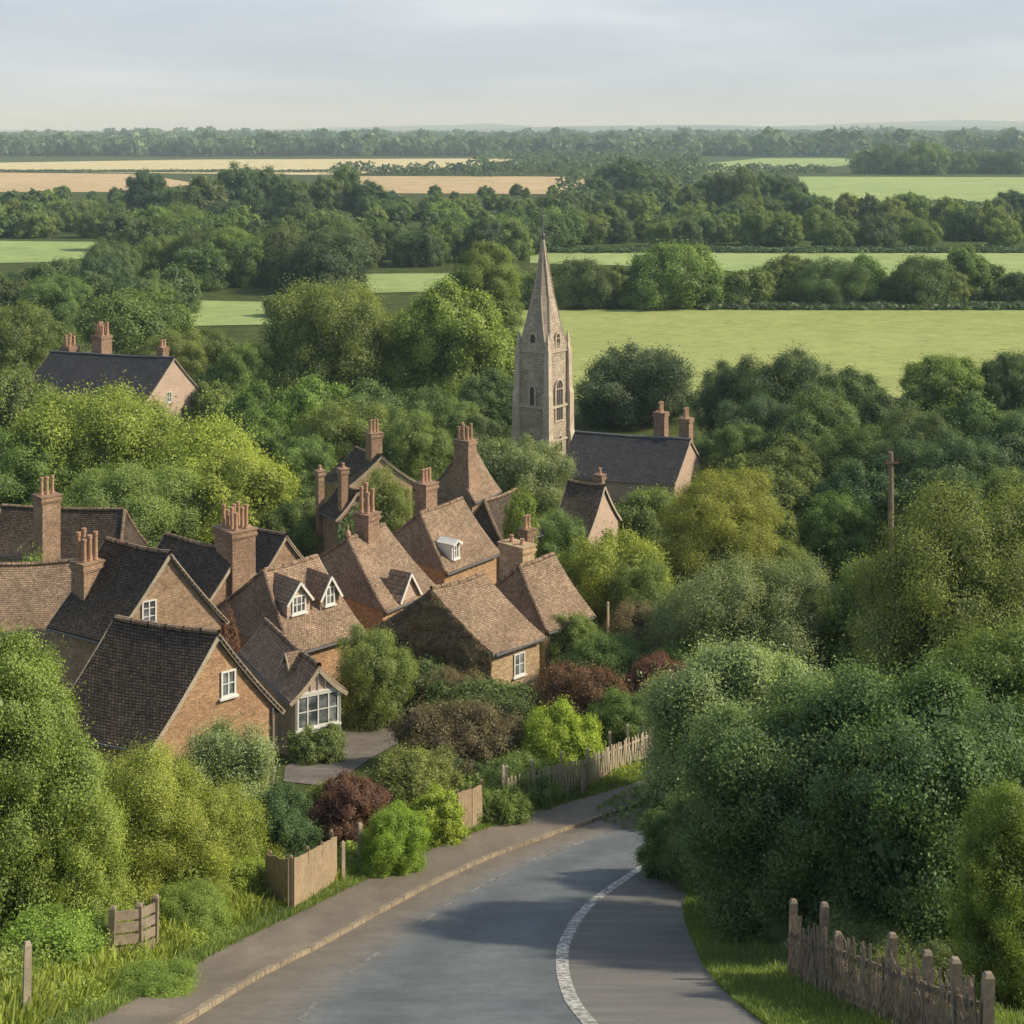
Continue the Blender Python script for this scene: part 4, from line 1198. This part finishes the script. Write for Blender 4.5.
# row along the far side of the big pasture
row = [(672, 243, 98, 306, 'olive'), (612, 263, 52, 306), (580, 258, 78, 304), (545, 268, 50, 303), (706, 276, 36, 312, 'mid'), (745, 268, 56, 306), (772, 262, 46, 326), (792, 258, 60, 312), (832, 256, 80, 307), (866, 258, 56, 311), (920, 256, 66, 307), (965, 246, 52, 316), (950, 268, 40, 308), (990, 262, 40, 318), (1018, 274, 46, 308), (640, 272, 50, 305), (1050, 270, 50, 308)]
fill(row, 'dark rounded tree in the row along the far side of the big pasture', 'trees along the far side of the big pasture', ['dark', 'mid', 'mid'], parts=False)
def belt(x0, x1, d0, d1, n, h0, h1, label, group, hues=('dark', 'mid', 'deep', 'mid', 'dark', 'olive'), w=(.85, 1.5)):
    for k in range(n):
        px = x0+(x1-x0)*(k+R.uniform(-.1, 1.1))/n; D = R.uniform(d0, d1); hm = R.uniform(h0, h1)
        base = HY+F*(HC-float(gz((px-512)*D/F, D)))/D
        plant(px, base-hm*F/D, hm*R.uniform(*w)*F/D, D, hues[int(R.integers(len(hues)))], 'dome', label, 'tree', group, parts=False)
belt(705, 1040, 450, 500, 17, 8, 12, 'tree in the dark belt between the two green fields at right', 'trees in the belt between the right hand fields')
belt(690, 1040, 520, 650, 16, 9, 13, 'tree in the dark belt between the two green fields at right', 'trees in the belt between the right hand fields')
belt(535, 700, 445, 500, 10, 8, 11, 'tree in the belt just behind the tip of the spire', 'trees behind the spire tip')
belt(535, 700, 520, 650, 10, 8, 12, 'tree in the belt just behind the tip of the spire', 'trees behind the spire tip')
fill([(705, 176, 30, 640), (722, 170, 34, 640), (742, 168, 36, 630), (765, 170, 34, 640), (785, 172, 32, 640), (800, 182, 26, 650), (690, 186, 30, 620)],
     'tall tree in the clump beside the right hand green field', 'tall clump beside the right hand green field', ['deep', 'dark'], parts=False)
fill([(610, 162, 40, 800), (628, 158, 44, 790), (645, 166, 36, 780), (596, 176, 30, 760), (660, 172, 40, 760)], 'tree in the clump where the wheat field ends', 'clump at the end of the wheat field', ['deep', 'dark'], parts=False)
belt(-15, 190, 276, 325, 14, 7, 9.5, 'dark tree in the left hand wood in front of the small green field', 'trees in the left hand wood', ('dark', 'deep', 'mid'))
belt(110, 345, 332, 400, 13, 10, 14, 'tree in the wood between the two small fields at left', 'trees between the small left hand fields')
belt(120, 360, 410, 520, 12, 10, 14, 'tree in the wood between the two small fields at left', 'trees between the small left hand fields')
belt(350, 545, 385, 450, 16, 9, 13, 'tree in the wood left of the spire', 'trees in the wood left of the spire')
belt(300, 560, 470, 620, 18, 7, 11, 'tree in the wood left of the spire', 'trees in the wood left of the spire')
belt(-15, 190, 500, 560, 13, 7, 10, 'tree in the belt below the wheat field at left', 'trees below the wheat field')
belt(-15, 400, 590, 800, 26, 5.5, 8.5, 'tree in the belt below the wheat field at left', 'trees below the wheat field')
belt(-15, 260, 520, 700, 22, 8, 11, 'tree in the belt below the wheat field at left', 'trees below the wheat field')
belt(380, 620, 560, 680, 16, 7, 10, 'tree in the belt below the wheat field at right', 'trees below the right part of the wheat field')
belt(360, 620, 660, 860, 14, 4, 6.5, 'tree in the belt below the wheat field at right', 'trees below the right part of the wheat field')
fill([(145, 168, 40, 640), (205, 176, 50, 560), (240, 160, 50, 600), (262, 164, 46, 610), (290, 178, 44, 580), (325, 174, 44, 600), (345, 166, 46, 610), (368, 180, 40, 600), (180, 186, 40, 590)],
     'tall dark tree standing up in front of the wheat field', 'tall trees in front of the wheat field', ['deep', 'dark', 'dark'], parts=False)
fill([(865, 150, 26, 1240), (886, 146, 34, 1230), (925, 140, 44, 1220), (905, 152, 26, 1240), (955, 150, 40, 1240), (985, 152, 40, 1250), (1012, 152, 40, 1230)], 'tree at the far edge of the right hand green field', 'trees at the far edge of the right hand field', ['dark', 'mid', 'deep'], parts=False)

# far woods and hedges: too many to count
def woodland(name, spots, leaf=2.2, q=60, hue='deep'):
    rng = np.random.default_rng(21); VV, FF, TT = [], [], []; nv = 0
    for x, y, h, r in spots:
        z = float(gz(x, y)); n = q
        d = unit(rng.normal(size=(n, 3))+np.array([0, -.25, .35]))
        ph = rng.uniform(0, 6.28, 3)
        rr = 1+.22*np.sin(d[:, 0]*4+ph[0])*np.cos(d[:, 2]*5+ph[1])
        P = np.array([x, y, z+h*.52])+d*rr[:, None]*np.array([r, r, h*.5])*rng.uniform(.8, 1.03, (n, 1))
        V, Fq = leaf_quads(P, unit(d*.9+rng.normal(size=(n, 3))*.45), leaf*(r/4.5), rng, .8)
        VV.append(V); FF.append(Fq+nv); nv += len(V); TT.append(np.clip(rng.normal(.45, .12)+rng.normal(0, .1, n), 0, 1))
    me = np_mesh(name, np.concatenate(VV), np.concatenate(FF), M['leaf'], np.concatenate(TT))
    o = bpy.data.objects.new(name, me); COL.objects.link(o); o.color = (*HUE[hue], 1)
    return o
def wpt(px, D): return (px-512)*D/F
sp = []
for D in np.concatenate([[2050, 2100], np.geomspace(2160, 4400, 16)]):
    n = int(1150*D/F/9*(1.0 if D < 2400 else .75))
    for k in range(n):
        px = -60+1144*(k+R.random())/n; d = D*R.uniform(.98, 1.03)
        if px > 560 and d < 2300 and px < 680: pass
        hh = R.uniform(13, 21)*(1.15 if D < 2120 else 1)*(1.5 if R.random() < .05 else 1); sp.append((wpt(px, d), d, hh, hh*R.uniform(.5, .8)))
o = woodland('distant_woodland', sp, 3.0, 60); tag(o, 'long dark belt of distant woodland along the horizon', 'woodland', kind='stuff')
sp = []
for px0, px1, d0, d1, n, h0, h1 in ((330, 500, 1180, 1230, 46, 5, 11), (-60, 330, 1268, 1272, 260, 2, 3), (560, 700, 950, 1500, 60, 8, 13), (690, 830, 1240, 1300, 50, 4, 8), (850, 1100, 1300, 2000, 120, 9, 14), (480, 700, 1500, 2050, 90, 8, 14), (470, 600, 1150, 1260, 22, 8, 13), (800, 1100, 690, 705, 110, 2, 4), (540, 1100, 438, 442, 220, 1, 2), (700, 1100, 300, 302.5, 200, .8, 1.5), (560, 700, 700, 900, 30, 6, 10), (850, 1100, 1225, 1250, 40, 2, 4)):
    for k in range(n):
        px = px0+(px1-px0)*(k+R.random())/n; d = R.uniform(d0, d1); hh = R.uniform(h0, h1); sp.append((wpt(px, d), d, hh, max(hh*.6, 1.8)))
o = woodland('hedgerows', sp, 1.9, 70); tag(o, 'dark hedgerows and copses dividing the far fields', 'hedgerow', kind='stuff')

# ------------------------------------------------------------------ verges: weeds and grass
def ground_cover(name, regions, label, cat, hue, blade=False):
    rng = np.random.default_rng(3); Ps, Ns, Ts, Ss = [], [], [], []
    for fx0, fx1, y0, y1, dens, hmax, size in regions:
        ys = rng.uniform(y0, y1, int(dens)); 
        a = np.array([fx0(y) for y in ys]); b = np.array([fx1(y) for y in ys]); k = rng.uniform(0, 1, len(ys)); xs = a+(b-a)*k
        lump = np.array([.5+.5*mnoise.noise(Vector((x*.55, y*.55, 0)))+.25*mnoise.noise(Vector((x*1.7, y*1.7, 5))) for x, y in zip(xs, ys)])
        edge_ = np.minimum(1, (np.minimum(k, 1-k)*np.abs(b-a))/.8+.25)
        z = gz(xs, ys)+hmax*np.clip(lump, .05, 1.2)*edge_*rng.uniform(0, 1, len(xs))**.6
        Ps.append(np.stack([xs, ys, z], -1)); Ss.append(np.full(len(xs), size)); Ts.append(np.clip(.2+.55*(lump)+rng.normal(0, .17, len(xs)), 0, 1))
    P = np.concatenate(Ps); T_ = np.concatenate(Ts); S_ = np.concatenate(Ss); n = len(P)
    if blade:
        ang = rng.uniform(0, 6.28, n); w = (S_*.10)[:, None]; hgt = S_*rng.uniform(.5, 1.2, n)
        side = np.stack([np.cos(ang), np.sin(ang), 0*ang], -1); lean = rng.normal(0, .35, (n, 3)); lean[:, 2] = 0
        top = P+np.stack([0*hgt, 0*hgt, hgt], -1)+lean*hgt[:, None]
        V = np.stack([P-side*w, P+side*w, top+side*w*.2, top-side*w*.2], 1).reshape(-1, 3); Fq = np.arange(n*4).reshape(n, 4)
    else:
        Nn = unit(rng.normal(size=(n, 3))*.7+np.array([0, -.2, .8])); V, Fq = leaf_quads(P, Nn, S_, rng)
    o = bpy.data.objects.new(name, np_mesh(name, V, Fq, M['leaf'], T_)); COL.objects.link(o); o.color = (*HUE[hue], 1)
    return tag(o, label, cat, kind='stuff')
eo = lambda k: (lambda y: float(E_out(y))+k)
es = lambda k: (lambda y: float(E_side(y))+k)
ground_cover('weeds', [(eo(-1.9), eo(-.3), 26, 40, 34000, .85, .07), (eo(-7.5), eo(-1.4), 25, 42, 110000, 1.5, .08), (eo(-3.2), eo(-.5), 40, 57, 30000, .8, .10), (eo(-9), eo(-2.5), 40, 60, 30000, .7, .12)],
             'rough weeds and brambles along the left bank', 'weeds', 'bright')
ground_cover('verge_grass', [(eo(-.9), eo(.10), 25, 58, 44000, .02, .20), (eo(-.2), eo(.32), 25, 58, 5000, .0, .10), (es(-.05), es(1.5), 25, 44, 60000, .02, .15), (es(1.2), es(4.5), 25, 40, 50000, .05, .22), (eo(-2.5), eo(-.7), 25, 58, 40000, .05, .30)],
             'short grass on the verges beside the road', 'grass', 'green', True)
ground_cover('tall_grass', [(eo(-6), eo(-.6), 25, 41, 26000, .5, .42), (eo(-2.2), eo(-.5), 40, 58, 6000, .35, .32)], 'pale seeding grass standing among the weeds on the left bank', 'tall grass', 'yellow', True)
ground_cover('garden_plants', [(lambda y: -24, lambda y: 9, 70, 110, 52000, .8, .2), (lambda y: -3.3, lambda y: 6, 57, 70, 6000, .7, .16), (lambda y: 4+1.2*math.sin(y*.7), lambda y: 13+y*.06+2*math.sin(y*.45), 46, 100, 32000, .8, .18)],
             'low garden growth between the cottages', 'ground cover', 'mid')

# ------------------------------------------------------------------ haze, sky, sun, camera
def haze():
    m = bpy.data.materials.new('haze'); m.use_nodes = True; nt = m.node_tree; nt.nodes.clear()
    out = nt.nodes.new('ShaderNodeOutputMaterial'); v = nt.nodes.new('ShaderNodeVolumeScatter')
    v.inputs['Color'].default_value = (.62, .81, 1, 1); v.inputs['Density'].default_value = 1/6800; v.inputs['Anisotropy'].default_value = .0
    nt.links.new(v.outputs[0], out.inputs['Volume'])
    mb = MB(); mb.box((0, 6500, 60), (12000, 0, 0), (0, 7000, 0), (0, 0, 120))
    o = mb.build('haze', m); tag(o, 'thin summer haze over the far country', 'haze', kind='stuff')
HAZE = True
if HAZE: haze()

EL, AZ = rad(36), rad(-4)      # sun low on the right, a little beyond the village
sd = Vector((math.cos(EL)*math.cos(AZ), math.cos(EL)*math.sin(AZ), math.sin(EL)))
sun = bpy.data.lights.new('sun', 'SUN'); sun.energy = 5.0; sun.angle = rad(2); sun.color = (1, .87, .63)
so = bpy.data.objects.new('sun', sun); COL.objects.link(so); so.rotation_euler = sd.to_track_quat('Z', 'Y').to_euler(); so.location = (60, 0, 120)

w = bpy.data.worlds.new('World'); sc.world = w; w.use_nodes = True
nt = w.node_tree; nt.nodes.clear(); out = nt.nodes.new('ShaderNodeOutputWorld'); bg = nt.nodes.new('ShaderNodeBackground')
sky = nt.nodes.new('ShaderNodeTexSky'); sky.sky_type = 'NISHITA'; sky.sun_disc = False
sky.sun_elevation = EL; sky.sun_rotation = math.pi/2-AZ; sky.dust_density = 2.0
tc = nt.nodes.new('ShaderNodeTexCoord'); mp = nt.nodes.new('ShaderNodeMapping'); mp.inputs['Scale'].default_value = (1, 1, 5.5)
nt.links.new(tc.outputs['Generated'], mp.inputs[0])
n1 = noise_tex(nt, mp.outputs[0], 3.2, 7, .6)
cl = ramp(nt, n1, [(.38, (6.2, 7.0, 8.2)), (.55, (6.8, 7.5, 8.5)), (.75, (8.0, 8.4, 8.95))])
fac = ramp(nt, n1, [(.3, (.72,)*3), (.65, (.92,)*3)])
sx = nt.nodes.new('ShaderNodeSeparateXYZ'); nt.links.new(tc.outputs['Generated'], sx.inputs[0])
bank = ramp(nt, sx.outputs[2], [(.18, (1,)*3), (.5, (.36,)*3)])      # cloud kept low, thinned overhead out of view to lower the ambient light
fac = mix(nt, 1.0, fac, bank, 'MULTIPLY')
nt.links.new(mix(nt, fac, sky.outputs[0], cl), bg.inputs[0]); bg.inputs[1].default_value = .10
nt.links.new(bg.outputs[0], out.inputs[0])

cam = bpy.data.cameras.new('camera'); co = bpy.data.objects.new('camera', cam); COL.objects.link(co); sc.camera = co
co.location = (0, 0, HC); co.rotation_euler = (rad(90), 0, 0)
cam.sensor_width = 36; cam.lens = 36*F/1024; cam.shift_y = -(512-HY)/1024
cam.clip_start = .5; cam.clip_end = 30000
sc.view_settings.view_transform = 'Standard'; sc.view_settings.look = 'None'; sc.view_settings.exposure = 0; sc.view_settings.gamma = 1
cy = sc.cycles; cy.max_bounces = 5; cy.diffuse_bounces = 3; cy.glossy_bounces = 2; cy.transmission_bounces = 2; cy.volume_bounces = 1; cy.transparent_max_bounces = 4
cy.use_denoising = True
cy.sample_clamp_indirect = 4
